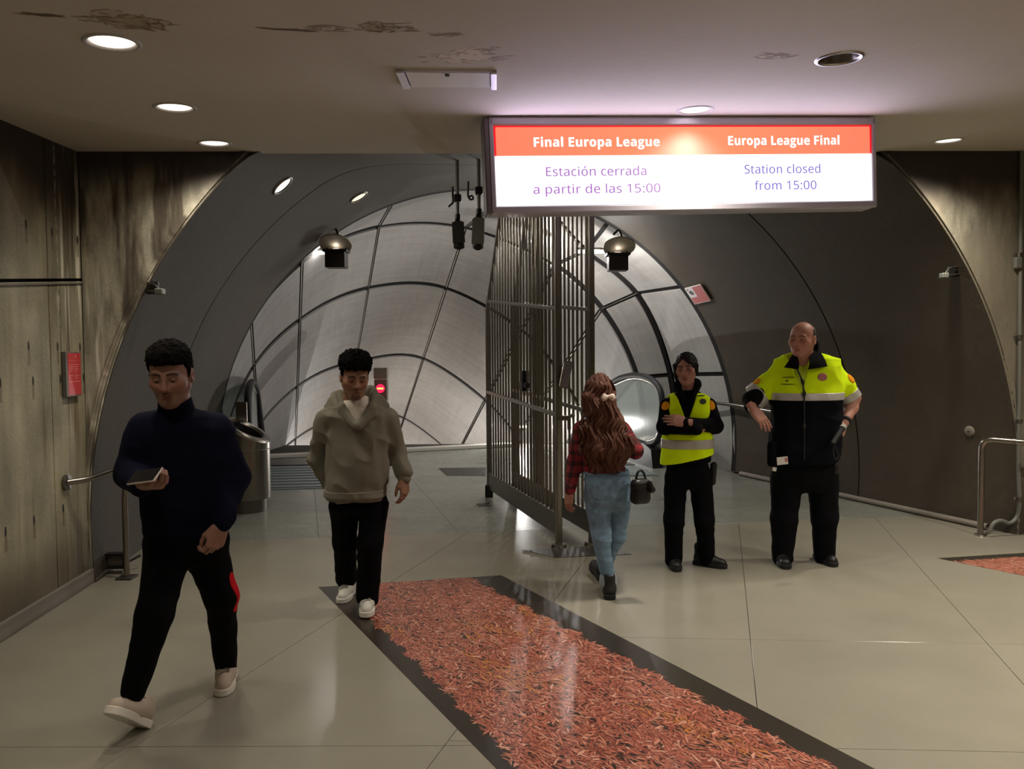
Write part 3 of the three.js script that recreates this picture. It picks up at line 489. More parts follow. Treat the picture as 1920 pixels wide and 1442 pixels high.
// ---------------------------------------------------------------- escalators: balustrades and comb plates
{
  const prof = [[0.95, 0.32], [0.45, 0.31], [0.12, 0.43], [0.0, 0.78], [0.05, 1.08], [0.22, 1.21], [0.52, 1.28], [1.05, 1.29], [1.8, 1.15], [3.1, 0.44], [5, -0.66]];
  const make = (base, label) => {
    const t = thing('escalator_balustrade', label, 'escalator', base.clone(), 'escalator balustrades'), p = (L, y, o = 0) => AXIS.clone().multiplyScalar(L).add(V(AXIS.z * -o, y, AXIS.x * o));
    const curve = new THREE.CatmullRomCurve3(prof.map((q) => p(...q)), false, 'centripetal');
    const rail = new THREE.TubeGeometry(curve, 120, 0.045, 14, false); part('handrail', rail, M.rubber, t);
    const inner = prof.slice(0, 9).map(([L, y]) => new THREE.Vector2(lerp(L, 0.95, 0.07), lerp(y, 0.73, 0.08))); const sh = new THREE.Shape(inner.concat([new THREE.Vector2(1.9, 0.24)]));
    const pl = (shape, depth) => { const g = new THREE.ExtrudeGeometry(shape, { depth, bevelEnabled: false, curveSegments: 12 }); g.translate(0, 0, -depth / 2); g.applyMatrix4(new THREE.Matrix4().makeBasis(AXIS, UP, AXIS.clone().cross(UP))); return g; };
    part('glass_panel', pl(sh, 0.012), new THREE.MeshPhysicalMaterial({ color: srgb(205, 214, 212), roughness: 0.12, transmission: 0.75, thickness: 0, ior: 1.5 }), t);
    const gl = new THREE.CatmullRomCurve3(inner.slice(1, 9).map((q) => p(q.x, q.y)), false, 'centripetal'); part('glass_rim', new THREE.TubeGeometry(gl, 80, 0.014, 8, false), M.steel, t);
    part('skirt', pl(new THREE.Shape([[0.14, 0], [2.6, 0], [2.6, 0.33], [0.42, 0.32], [0.2, 0.26]].map((q) => new THREE.Vector2(...q))), 0.16), M.blackMetal, t);
    return t;
  };
  const r0 = onFloor(1242, 881); make(V(r0.x, 0, r0.z), 'black-railed glass escalator balustrade end behind the woman in the yellow vest');
  const l0 = onFloor(468, 926); make(V(l0.x, 0, l0.z), 'glass and black escalator balustrade end seen edge-on behind the steel bin');
  const comb = (c, label) => {
    const P = c.map(([x, y]) => onFloor(x, y)), o = P[0].clone(), t = thing('escalator_landing_plate', label, 'landing plate', o), Q = (u, v, h = 0) => P[0].clone().lerp(P[1], u).lerp(P[3].clone().lerp(P[2], u), v).sub(o).add(V(0, h, 0));
    part('plate', slabSheet(2, 2, (u, v) => Q(u, v, 0.006), () => V(0, -0.005, 0)), std({ color: srgb(128, 138, 142), roughness: 0.4, metalness: 0.35 }), t);
    const ribs = [], ribMat = std({ color: srgb(166, 174, 176), roughness: 0.35, metalness: 0.4 }); for (let i = 0; i < 8; i++) { const v = 0.05 + i * 0.085; ribs.push(flatBar(Q(0.01, v, 0.011), Q(0.99, v, 0.011), 0.05, 0.012, V(0, 0, 1))); }
    for (let i = 0; i < 8; i++) part('rib', ribs[i], ribMat, t);
    part('comb', slabSheet(2, 2, (u, v) => Q(u, 0.74 + 0.24 * v, 0.02), () => V(0, -0.015, 0)), M.steelDull, t);
  };
  comb([[498, 919], [612, 916], [604, 861], [498, 863]], 'ribbed metal escalator landing plate behind the man in the grey hoodie');
  comb([[1062, 895], [1236, 892], [1176, 868], [1062, 870]], 'ribbed metal escalator landing plate between the gate and the guard in the vest');
}

// ---------------------------------------------------------------- reflector lamps, battens, cameras and small fittings high in the vault
{
  const lampFix = (px, py, d, label, hookPx, boxPx) => {
    const c = at(px, py, d), t = thing('reflector_lamp', label, 'lamp', c, 'disc reflector lamps'), w = 30 / FPX * d;
    const disc = new THREE.CylinderGeometry(w, w, 0.018, 64); disc.rotateX(-0.5); part('reflector_disc', disc, std({ color: srgb(168, 158, 142), roughness: 0.6 }), t);
    const k = (x, y, dz = 0) => at(x, y, d + dz).sub(c);
    part('hook', pipe([k(hookPx[0], hookPx[1], 0.05), k(hookPx[0] + 10, hookPx[1] - 10, 0.05), k(hookPx[0] + 16, hookPx[1] + 3, 0.05), k(px + 2, py - 8, 0.02)], 0.014, 0.03, 40), M.blackMetal, t);
    const bw = 0.24, bh = 0.19, q = k(boxPx[0], boxPx[1]); part('projector_box', box(bw, bh, 0.2, 0.012, q.x, q.y, q.z), std({ color: srgb(58, 54, 52), roughness: 0.4, metalness: 0.5 }), t);
    part('box_lid', box(bw + 0.05, 0.03, 0.24, 0.008, q.x, q.y + bh / 2 + 0.012, q.z), M.blackMetal, t);
    part('lamp_lens', new THREE.CylinderGeometry(0.05, 0.05, 0.012, 24).translate(q.x, q.y + bh / 2 + 0.033, q.z), M.glowWarm, t); const sl = new THREE.SpotLight(new THREE.Color(...LIGHT.downColor), 0.045, 0, 1.1, 0.8, 2); sl.name = 'reflector_light'; sl.position.copy(c).add(q).add(V(0, bh / 2 + 0.045, 0)); sl.target.position.copy(c); sl.castShadow = true; scene.add(sl, sl.target);
    part('bracket', merge([bar(V(q.x, q.y + bh / 2, q.z - 0.08), k(px, py + 4, 0.08), 0.012), bar(V(q.x - 0.09, q.y + bh / 2, q.z), V(q.x - 0.12, q.y + bh / 2 + 0.05, q.z), 0.01), bar(V(q.x + 0.09, q.y + bh / 2, q.z), V(q.x + 0.12, q.y + bh / 2 + 0.05, q.z), 0.01)]), M.blackMetal, t);
  };
  lampFix(629, 458, 9.3, 'round grey disc reflector lamp with black projector box at the left of the vault', [618, 436], [631, 488]);
  lampFix(1161, 463, 9.6, 'round grey disc reflector lamp with black projector box right of the gate', [1150, 440], [1158, 494]);
  const batten = (a, b, label, gain = 1) => {
    const m = a.clone().add(b).multiplyScalar(0.5), t = thing('tube_lamp', label, 'lamp', m, 'tube lamps'), A = a.clone().sub(m), B = b.clone().sub(m);
    part('batten', flatBar(A.clone().add(V(0, 0.035, 0)), B.clone().add(V(0, 0.035, 0)), 0.09, 0.03, V(0, 0, 1)), M.whitePaint, t); part('lamp_tube', bar(A, B, 0.022), M.glowTube, t);
    const l = new THREE.PointLight(new THREE.Color(...LIGHT.tubeColor), LIGHT.tube * gain, 0, 2); l.name = 'tube_light'; l.position.copy(m); l.castShadow = true; l.shadow.radius = 2; scene.add(l);
  };
  batten(at(583, 474, 10.0), at(622, 474, 10.0), 'bright white tube lamp beside the left disc reflector', 0.02);
  batten(at(1082, 472, 10.3), at(1138, 472, 10.3), 'bright white tube lamp right of the gate beside the disc reflector', 0.4);
  batten(at(990, 452, 11.6), at(1020, 452, 11.6), 'upper tube lamp added behind the gate bars to light the escalator hall', 0.45);  // this lamp and the next are added behind the gate to light the panels
  batten(at(965, 800, 13.9), at(990, 800, 13.9), 'lower tube lamp added behind the gate bars to light the shaft panels', 0.8);
  batten(at(770, 905, 15.2), at(794, 905, 15.2), 'added unseen tube lamp below the floor edge, upper one down the escalator', 2);  // two unseen lamps added below the floor edge, lighting the shaft vault from beneath
  batten(at(680, 1010, 18.2), at(704, 1010, 18.2), 'added unseen tube lamp below the floor edge, lower one down the escalator', 3);
  // downlights let into the dark vault
  [[527, 345, 'bright oval downlight in the dark vault, the nearer of the two'], [671, 367, 'warm oval downlight in the dark vault, the farther of the two']].forEach(([x, y, label], i) => {
    const h = onVault(x, y), t = thing('vault_downlight', label, 'ceiling light', h.p.clone(), 'vault downlights'); t.quaternion.setFromUnitVectors(V(0, -1, 0), h.n);
    part('trim_ring', new THREE.LatheGeometry([[0.088, -0.01], [0.095, -0.016], [0.112, -0.012], [0.118, 0.012]].map((p) => new THREE.Vector2(...p)), 40), M.steelDull, t);
    part('lamp_lens', new THREE.LatheGeometry([[0, -0.009], [0.07, -0.008], [0.09, -0.002], [0.09, 0.01], [0, 0.012]].map((p) => new THREE.Vector2(...p)), 36), i ? new THREE.MeshStandardMaterial({ color: 0xffffff, emissive: new THREE.Color(1, 0.78, 0.5), emissiveIntensity: 1.3 }) : M.glowWarm, t);
    const s = new THREE.SpotLight(new THREE.Color(...LIGHT.downColor), LIGHT.vault * (i ? 0.6 : 1), 0, 1.3, 0.9, 2); s.name = 'vault_lamp'; s.position.copy(h.p).addScaledVector(h.n, 0.03); s.target.position.copy(h.p).addScaledVector(h.n, 1); s.castShadow = true; s.shadow.radius = 4; scene.add(s, s.target);
  });
  const cctv = (top, mid, end, d, col, label) => {                      // pole from the vault, then a box camera pointing down at the platform side
    const a = at(...top, d), b = at(...mid, d), e = at(...end, d - 0.28), t = thing('security_camera', label, 'camera', a.clone(), 'hanging cameras'), r = (p) => p.clone().sub(a);
    part('pole', bar(r(a).add(V(0, 0.35, 0)), r(b), 0.017), M.greyPlastic, t); part('clamp', box(0.07, 0.07, 0.07, 0.01, 0, -0.03, 0), M.blackMetal, t); part('joint_sleeve', bar(r(b).add(V(0, 0.05, 0)), r(b).add(V(0, -0.04, 0)), 0.026), M.blackMetal, t);
    const dir = e.clone().sub(b), q = (k) => r(b).addScaledVector(dir, k), body = flatBar(q(0.16), q(0.92), 0.1, 0.085, V(1, 0, 0)); part('camera_body', body, col, t);
    part('neck', bar(q(-0.02), q(0.24), 0.022, 0.042, 16), M.blackMetal, t); part('sun_shield', flatBar(q(0.3).add(V(0, 0.05, 0.02)), q(1.0).add(V(0, 0.05, 0.02)), 0.112, 0.012, V(1, 0, 0)), col, t);
    part('lens', bar(q(0.9), q(0.95), 0.034, 0.034, 20), M.rubber, t);
  };
  cctv([858, 366], [858, 412], [861, 466], 7.3, std({ color: srgb(44, 44, 40), roughness: 0.5 }), 'dark box camera hanging from the vault, left of the hanging pair');
  cctv([898, 352], [898, 402], [896, 468], 7.2, std({ color: srgb(112, 112, 104), roughness: 0.5 }), 'grey box camera hanging from the vault next to the message board');
  const cb = at(879, 350, 7.3), cab = thing('cable_loop', 'short black cable loop hanging between the two hanging cameras', 'cable', cb); const kk = (x, y) => at(x, y, 7.3).sub(cb);
  part('cable', tube([kk(878, 340), kk(878, 352), kk(878, 368), kk(882, 374), kk(887, 373), kk(885, 367), kk(880, 369)], 0.009, 50, 8), M.rubber, cab);
  const cd = at(849, 368, 7.4), cab2 = thing('cable_loop', 'thin black cable end dangling left of the dark hanging camera', 'cable', cd), k2 = (x, y) => at(x, y, 7.4).sub(cd); part('cable', tube([k2(849, 350), k2(849, 366), k2(849, 380), k2(845, 384), k2(841, 388)], 0.01, 30, 8), M.rubber, cab2);

  // small wire brackets on both sides of the arch
  const bracket = (px, py, dx, label) => { const h = onVault(px, py), o = h.p.clone().addScaledVector(h.n, 0.02), t = thing('wire_bracket', label, 'bracket', o), k = (x, y, lift) => at(px + x, py + y, -h.p.z - lift).sub(o);
    part('wall_plate', box(0.09, 0.09, 0.03, 0.006), M.blackMetal, t); part('wire', merge([tube([k(-6 * dx, -6, 0.02), k(12 * dx, -2, 0.12), k(22 * dx, 10, 0.16)], 0.008, 24, 6), tube([k(-6 * dx, 8, 0.02), k(8 * dx, 10, 0.12), k(22 * dx, 12, 0.16)], 0.008, 24, 6)]), M.steelDull, t); part('lamp_head', box(0.06, 0.045, 0.06, 0.01).translate(k(22 * dx, 11, 0.17).x, k(22 * dx, 11, 0.17).y, k(22 * dx, 11, 0.17).z), M.greyPlastic, t); };
  bracket(278, 536, 1, 'small wire bracket with a grey head on the left side of the arch');
  bracket(1792, 506, -1, 'small wire bracket with a grey head on the right side of the arch');
  { const h = onVault(1821, 808), t = thing('cover_disc', 'small round pale cover on the dark vault wall at the right', 'cover', h.p.clone()); t.quaternion.setFromUnitVectors(V(0, 1, 0), h.n); part('cap', new THREE.LatheGeometry([[0, 0.022], [0.035, 0.021], [0.048, 0.012], [0.05, 0]].map((p) => new THREE.Vector2(...p)), 32), M.concrete, t); part('knob', new THREE.SphereGeometry(0.008, 12, 8).translate(0, 0.022, 0), M.blackMetal, t); }
  { // red and white notice on the vault
    const h = onVault(1312, 549), o = h.p.clone().addScaledVector(h.n, 0.03), t = thing('notice_sign', 'small red and white notice sign on the vault wall right of the gate', 'sign', o); const z = h.n.clone(), x = AXIS.clone().negate().addScaledVector(z, AXIS.dot(z)).normalize(); frame(t, x, z.clone().cross(x)); if (t.localToWorld(V(0, 1, 0)).y < o.y) t.rotateZ(Math.PI);
    const tex = canvasTex(256, 192, (g, w, hh) => { g.fillStyle = 'rgb(176,64,66)'; g.fillRect(0, 0, w, hh); g.fillStyle = 'rgb(206,196,200)'; g.fillRect(0, 0, w * 0.44, hh * 0.6); g.fillStyle = 'rgb(40,34,34)'; g.beginPath(); g.ellipse(w * 0.24, hh * 0.32, w * 0.13, hh * 0.13, 0.5, 0, 7); g.fill(); g.fillRect(w * 0.06, hh * 0.08, 26, 12); g.strokeStyle = 'rgb(206,196,200)'; g.lineWidth = 5; g.strokeRect(3, 3, w - 6, hh - 6); });
    part('board', box(0.36, 0.26, 0.015, 0.004, 0, 0, -0.009), M.whitePaint, t); const f = new THREE.PlaneGeometry(0.35, 0.25); part('print', f, std({ map: tex, roughness: 0.4 }), t);
  }
}

// ---------------------------------------------------------------- things along the walls
{
  // red notice on the left wall
  const wd = V(0.093, 0, 1.136).normalize(), wo = V(wd.z, 0, -wd.x), hit = (px, py, off) => { const v = ray(px, py), o = K.clone().addScaledVector(wo, off), k = o.clone().sub(V(0, EYE, 0)).dot(wo) / v.dot(wo); return V(0, EYE, 0).addScaledVector(v, k); };
  const a = hit(126, 662, 0.035), b = hit(150, 658, 0.035), c = hit(127, 742, 0.035), o = a.clone().lerp(b, 0.5).setY((a.y + c.y) / 2), W = Math.abs(a.clone().sub(b).dot(wd)), H = a.y - c.y;
  const t = frame(thing('notice_sign', 'red notice plate with white lines of text on the stained left wall', 'sign', o), wd.clone().negate(), UP);
  const tex = canvasTex(256, 512, (g, w, h) => { g.fillStyle = 'rgb(196,50,54)'; g.fillRect(0, 0, w, h); g.fillStyle = 'rgb(226,150,146)'; g.fillRect(150, 24, 20, 32); g.fillRect(20, 90, 216, 3); const rows = [[136, 90, 86], [162, 90, 86], [188, 84, 80], [214, 60, 46], [270, 84, 84], [296, 34, 56], [344, 100, 96]]; for (const [y, w1, w2] of rows) { for (let i = 0; i < 2; i++) { let x = i ? 138 : 24; const end = x + (i ? w2 : w1); while (x < end) { const q = rr(8, 22); g.fillRect(x, y, Math.min(q, end - x), 9); x += q + 5; } } } });
  part('plate', box(W + 0.03, H + 0.02, 0.03, 0.004, 0, 0, -0.018), M.greyPlastic, t); part('print', new THREE.PlaneGeometry(W, H).translate(0.006, 0, -0.0015), std({ map: tex, roughness: 0.45 }), t);

  // left handrail: flange on the wall, straight rail, post to the floor
  const f0 = hit(122, 905, 0.0), r1 = onFloor(238, 1084), e = V(r1.x, f0.y + 0.03, r1.z), lt = thing('handrail', 'short steel handrail from the left wall flange to a floor post behind the walking man', 'handrail', V(r1.x, 0, r1.z)), q = (p) => p.clone().sub(V(r1.x, 0, r1.z));
  part('rail', pipe([q(f0).addScaledVector(wo, 0.01), q(f0).addScaledVector(wo, 0.1).add(V(0, 0.004, -0.1)), q(e).add(V(0.03, 0.02, 0)), V(0, 0.6, 0), V(0, 0.01, 0)], 0.021, 0.05, 90), M.steel, lt);
  part('flange', bar(q(f0).addScaledVector(wo, 0.001), q(f0).addScaledVector(wo, 0.022), 0.055, 0.055, 28), M.steelDull, lt); part('foot_plate', box(0.12, 0.012, 0.12, 0.003, 0, 0.008, 0), M.plate, lt);
  // open junction box low by the arch foot
  const j = at(214, 1052, 5.8), jb = thing('junction_box', 'open dark metal junction box at the foot of the arch behind the left handrail', 'box', V(j.x, 0, j.z)), jy = j.y;
  part('frame', merge([box(0.19, 0.016, 0.07, 0.004, 0, jy + 0.055, 0), box(0.19, 0.016, 0.07, 0.004, 0, jy - 0.045, 0), box(0.016, 0.11, 0.07, 0.004, -0.088, jy, 0), box(0.016, 0.11, 0.07, 0.004, 0.088, jy, 0)]), M.blackMetal, jb); part('cover', box(0.15, 0.085, 0.02, 0.004, 0, jy, -0.02), M.concrete, jb);
  part('bracket', merge([box(0.02, jy - 0.05, 0.02, 0.003, -0.08, (jy - 0.05) / 2, -0.01), bar(V(0.08, jy - 0.02, -0.02), V(0.14, jy + 0.01, -0.12), 0.01)]), M.blackMetal, jb); part('base_strip', box(0.2, 0.02, 0.03, 0.004, -0.02, 0.01, 0.02), M.steelDull, jb);

  // right handrail: bent steel tube
  const p = onFloor(1838, 1004), pr = thing('handrail', 'bent steel tube handrail on a floor post at the right edge', 'handrail', V(p.x, 0, p.z)), hy = at(1838, 823, -p.z).y, endp = at(1935, 831, 6.5).sub(V(p.x, 0, p.z));
  part('rail', pipe([V(0, 0.01, 0), V(0, hy, 0), V(endp.x, endp.y, endp.z), V(endp.x + 0.9, endp.y, endp.z - 0.1)], 0.026, 0.09, 80, 14), M.steel, pr); part('foot_plate', new THREE.CylinderGeometry(0.045, 0.05, 0.012, 24).translate(0, 0.007, 0), M.steelDull, pr);
  part('joint_sleeve', bar(V(endp.x * 0.62, hy + (endp.y - hy) * 0.62, endp.z * 0.62), V(endp.x * 0.7, hy + (endp.y - hy) * 0.7, endp.z * 0.7), 0.029), M.steelDull, pr);
  // conduit by the right edge with its clamps, sweeping to the floor
  const s1 = (px, py) => { const v = ray(px, py), o2 = K.clone().addScaledVector(N, -0.035), k = o2.sub(V(0, EYE, 0)).dot(N) / v.dot(N); return V(0, EYE, 0).addScaledVector(v, k); };
  const c0 = s1(1916, 290), co = thing('conduit', 'grey conduit pipe with clamps running down the wall at the right edge', 'pipe', V(c0.x, 0, c0.z)), cq = (px, py) => s1(px, py).sub(V(c0.x, 0, c0.z));
  part('pipe', tube([cq(1916, 284), cq(1914, 480), cq(1912, 700), cq(1910, 880), cq(1911, 950), cq(1905, 972), cq(1893, 981), cq(1876, 976), cq(1862, 982), cq(1856, 996)], 0.017, 120, 10), M.greyPlastic, co);
  for (const y of [478, 632, 790, 936]) { const k = cq(1911.5, y); part('clamp', merge([box(0.07, 0.03, 0.02, 0.004, k.x, k.y, k.z - 0.014), bar(k.clone().add(V(0, -0.018, 0)), k.clone().add(V(0, 0.018, 0)), 0.022)]), M.steelDull, co); }
  const k = cq(1908, 493); part('junction', box(0.06, 0.1, 0.05, 0.01, k.x, k.y, k.z), M.greyPlastic, co);
  // rail on the dark vault wall behind the guards
  const q0 = onVault(1382, 757), q1 = onVault(1470, 772), q2 = onVault(1530, 780), off = 0.07, A = q0.p.clone().addScaledVector(q0.n, off), B = q1.p.clone().addScaledVector(q1.n, off), D = q2.p.clone().addScaledVector(q2.n, off), vr = thing('handrail', 'steel wall rail on the vault wall behind the two guards', 'handrail', A.clone());
  const ext = A.clone().add(AXIS.clone().multiplyScalar(1.3)).add(V(-0.1, 0, 0));
  part('rail', tube([ext, A, B, D].map((v) => v.clone().sub(A)), 0.024, 50, 12), M.steel, vr); for (const [h, P] of [[q0, A], [q1, B], [q2, D]]) part('bracket', bar(P.clone().sub(A), h.p.clone().sub(A).addScaledVector(h.n, 0.004), 0.011), M.steelDull, vr);

  // stainless bin with slanted top and oval mouth
  const bb = onFloor(476, 957), bin = thing('litter_bin', 'tall stainless steel litter bin with a slanted oval mouth behind the walking man', 'bin', V(bb.x - 0.06, 0, bb.z)), R = 0.235;
  const topY = (a) => 0.86 - 0.13 * Math.cos(a) + 0.03 * Math.sin(a);
  part('body', grid(64, 8, (u, v) => { const an = u * 6.28319; return V(R * Math.cos(an), lerp(0.14, topY(an), v), -R * Math.sin(an)); }, (u, v) => [u * 1.5, v]), M.steel, bin);
  part('foot', new THREE.CylinderGeometry(0.19, 0.19, 0.14, 48).translate(0, 0.07, 0), M.steelDull, bin);
  part('rim', grid(64, 6, (u, v) => { const an = u * 6.28319, r = lerp(R + 0.004, R * 0.66, v), y = topY(an); return V(r * Math.cos(an), lerp(y, 0.86 - 0.13 * Math.cos(an) * 0.66, v) + 0.02 * Math.sin(v * 3.14), -r * Math.sin(an)); }), M.steel, bin);
  part('liner', grid(48, 6, (u, v) => { const an = u * 6.28319, r = R * 0.66 * (1 - 0.1 * v); return V(r * Math.cos(an), 0.86 - 0.13 * Math.cos(an) * 0.66 - 0.45 * v, -r * Math.sin(an)); }), M.rubber, bin);
  part('seam_band', new THREE.TorusGeometry(R + 0.001, 0.004, 8, 64).rotateX(Math.PI / 2).translate(0, 0.66, 0), M.steelDull, bin); part('bottom', new THREE.CircleGeometry(R, 48).rotateX(Math.PI / 2).translate(0, 0.142, 0), M.steelDull, bin);
  part('ash_plate', box(0.12, 0.22, 0.02, 0.006, -0.09, 1.04, -0.12), M.steel, bin);

  // signal pedestal with a no entry lamp
  const sp = at(717, 862, 12.2), sg = thing('signal_post', 'slim grey pedestal with a glowing red no entry lamp behind the man in the hoodie', 'signal', V(sp.x, 0, sp.z)), y = (py) => at(717, py, 12.2).y, w = 0.2;
  part('pedestal', box(w, y(748), 0.16, 0.012, 0, y(748) / 2, 0), M.greyPlastic, sg); part('lamp_case', box(w, y(712) - y(748), 0.16, 0.01, 0, (y(712) + y(748)) / 2 + 0.004, 0), std({ color: srgb(84, 76, 68), roughness: 0.5 }), sg); part('head_box', box(w + 0.01, y(690) - y(711), 0.17, 0.01, 0, (y(690) + y(711)) / 2 + 0.004, 0), std({ color: srgb(112, 104, 92), roughness: 0.55 }), sg);
  const ly = y(728); part('no_entry_lamp', new THREE.CylinderGeometry(0.07, 0.07, 0.012, 36).rotateX(Math.PI / 2).translate(0, ly, 0.088), new THREE.MeshStandardMaterial({ color: 0x200004, emissive: new THREE.Color(1, 0.02, 0.1), emissiveIntensity: 1.1 }), sg);
  part('no_entry_bar', box(0.1, 0.03, 0.006, 0.003, 0, ly, 0.097), new THREE.MeshStandardMaterial({ color: 0x302008, emissive: new THREE.Color(1, 0.72, 0.2), emissiveIntensity: 1.2 }), sg);
  const pl = new THREE.PointLight(new THREE.Color(1, 0.1, 0.12), 0.05, 0, 2); pl.name = 'signal_light'; pl.position.set(sp.x, ly, sp.z + 0.13); pl.castShadow = true; scene.add(pl);
}
// ---------------------------------------------------------------- figures: distance fields meshed as smooth surfaces
const smin = (a, b, k) => { const h = Math.max(k - Math.abs(a - b), 0) / k; return Math.min(a, b) - h * h * k * 0.25; };
const smax = (a, b, k) => -smin(-a, -b, k);
const cone = (a, b, ra, rb) => { const bx = b.x - a.x, by = b.y - a.y, bz = b.z - a.z, l = 1 / (bx * bx + by * by + bz * bz + 1e-9), ax = a.x, ay = a.y, az = a.z; return (x, y, z) => { const px = x - ax, py = y - ay, pz = z - az; let t = (px * bx + py * by + pz * bz) * l; t = t < 0 ? 0 : t > 1 ? 1 : t; const dx = px - bx * t, dy = py - by * t, dz = pz - bz * t; return Math.sqrt(dx * dx + dy * dy + dz * dz) - ra - (rb - ra) * t; }; };
const ball = (c, r) => (x, y, z) => Math.hypot(x - c.x, y - c.y, z - c.z) - r;
const ell = (c, r) => (x, y, z) => { const a = (x - c.x) / r.x, b = (y - c.y) / r.y, d = (z - c.z) / r.z, k0 = Math.sqrt(a * a + b * b + d * d), e = a / r.x, f = b / r.y, g = d / r.z, k1 = Math.sqrt(e * e + f * f + g * g); return k0 < 1e-6 ? -Math.min(r.x, r.y, r.z) : k0 * (k0 - 1) / k1; };
// a trunk: levels [point, half width, half depth] from top to bottom, turned by yaw
function trunk(levels, yaw = 0, pow = 2.4, round = 0.03) {
  const L = levels, c = Math.cos(yaw), s = Math.sin(yaw), n = L.length;
  return (x, y, z) => {
    let i = 0; while (i < n - 2 && y < L[i + 1][0].y) i++;
    const A = L[i], B = L[i + 1], t0 = clamp((A[0].y - y) / (A[0].y - B[0].y)), t = t0 * t0 * (3 - 2 * t0) * 0.6 + t0 * 0.4;
    const cx = lerp(A[0].x, B[0].x, t), cz = lerp(A[0].z, B[0].z, t), w = lerp(A[1], B[1], t), d = lerp(A[2], B[2], t), px = x - cx, pz = z - cz, lx = Math.abs(px * c - pz * s) / w, lz = Math.abs(px * s + pz * c) / d;
    const q = (Math.pow(Math.pow(lx, pow) + Math.pow(lz, pow), 1 / pow) - 1) * Math.min(w, d);
    return smax(q, Math.max(y - L[0][0].y, L[n - 1][0].y - y), round);
  };
}
const join = (list, k) => (x, y, z) => { let d = list[0](x, y, z); for (let i = 1; i < list.length; i++) d = smin(d, list[i](x, y, z), k); return d; };
const below = (f, y0, k = 0.006, sx = 0, sz = 0) => (x, y, z) => smax(f(x, y, z), y - y0 - sx * x - sz * z, k);       // keeps what lies under a plane
const above = (f, y0, k = 0.006, sx = 0, sz = 0) => (x, y, z) => smax(f(x, y, z), y0 + sx * x + sz * z - y, k);
const cutBy = (f, p, n, k = 0.006) => (x, y, z) => smax(f(x, y, z), (x - p.x) * n.x + (y - p.y) * n.y + (z - p.z) * n.z, k); // keeps the side against n
const shell = (f, o) => (x, y, z) => f(x, y, z) - o;
const minus = (f, g, k = 0.01) => (x, y, z) => smax(f(x, y, z), -g(x, y, z), k);
const both = (f, g, k = 0.005) => (x, y, z) => smax(f(x, y, z), g(x, y, z), k);
const folds = (f, amp, fx = 9, fy = 20, seed0 = 0, dz = 0) => (x, y, z) => { const d = f(x, y, z); if (d > 0.06 || d < -0.06) return d; const r = 1 - Math.abs(n3(x * fx + seed0, (y + 0.35 * x * dz) * fy, z * fx)) * 2; return d - amp * (0.6 * r + 0.5 * n3(x * fx * 2.3, y * fy * 0.8 + seed0, z * fx * 2.3)); };

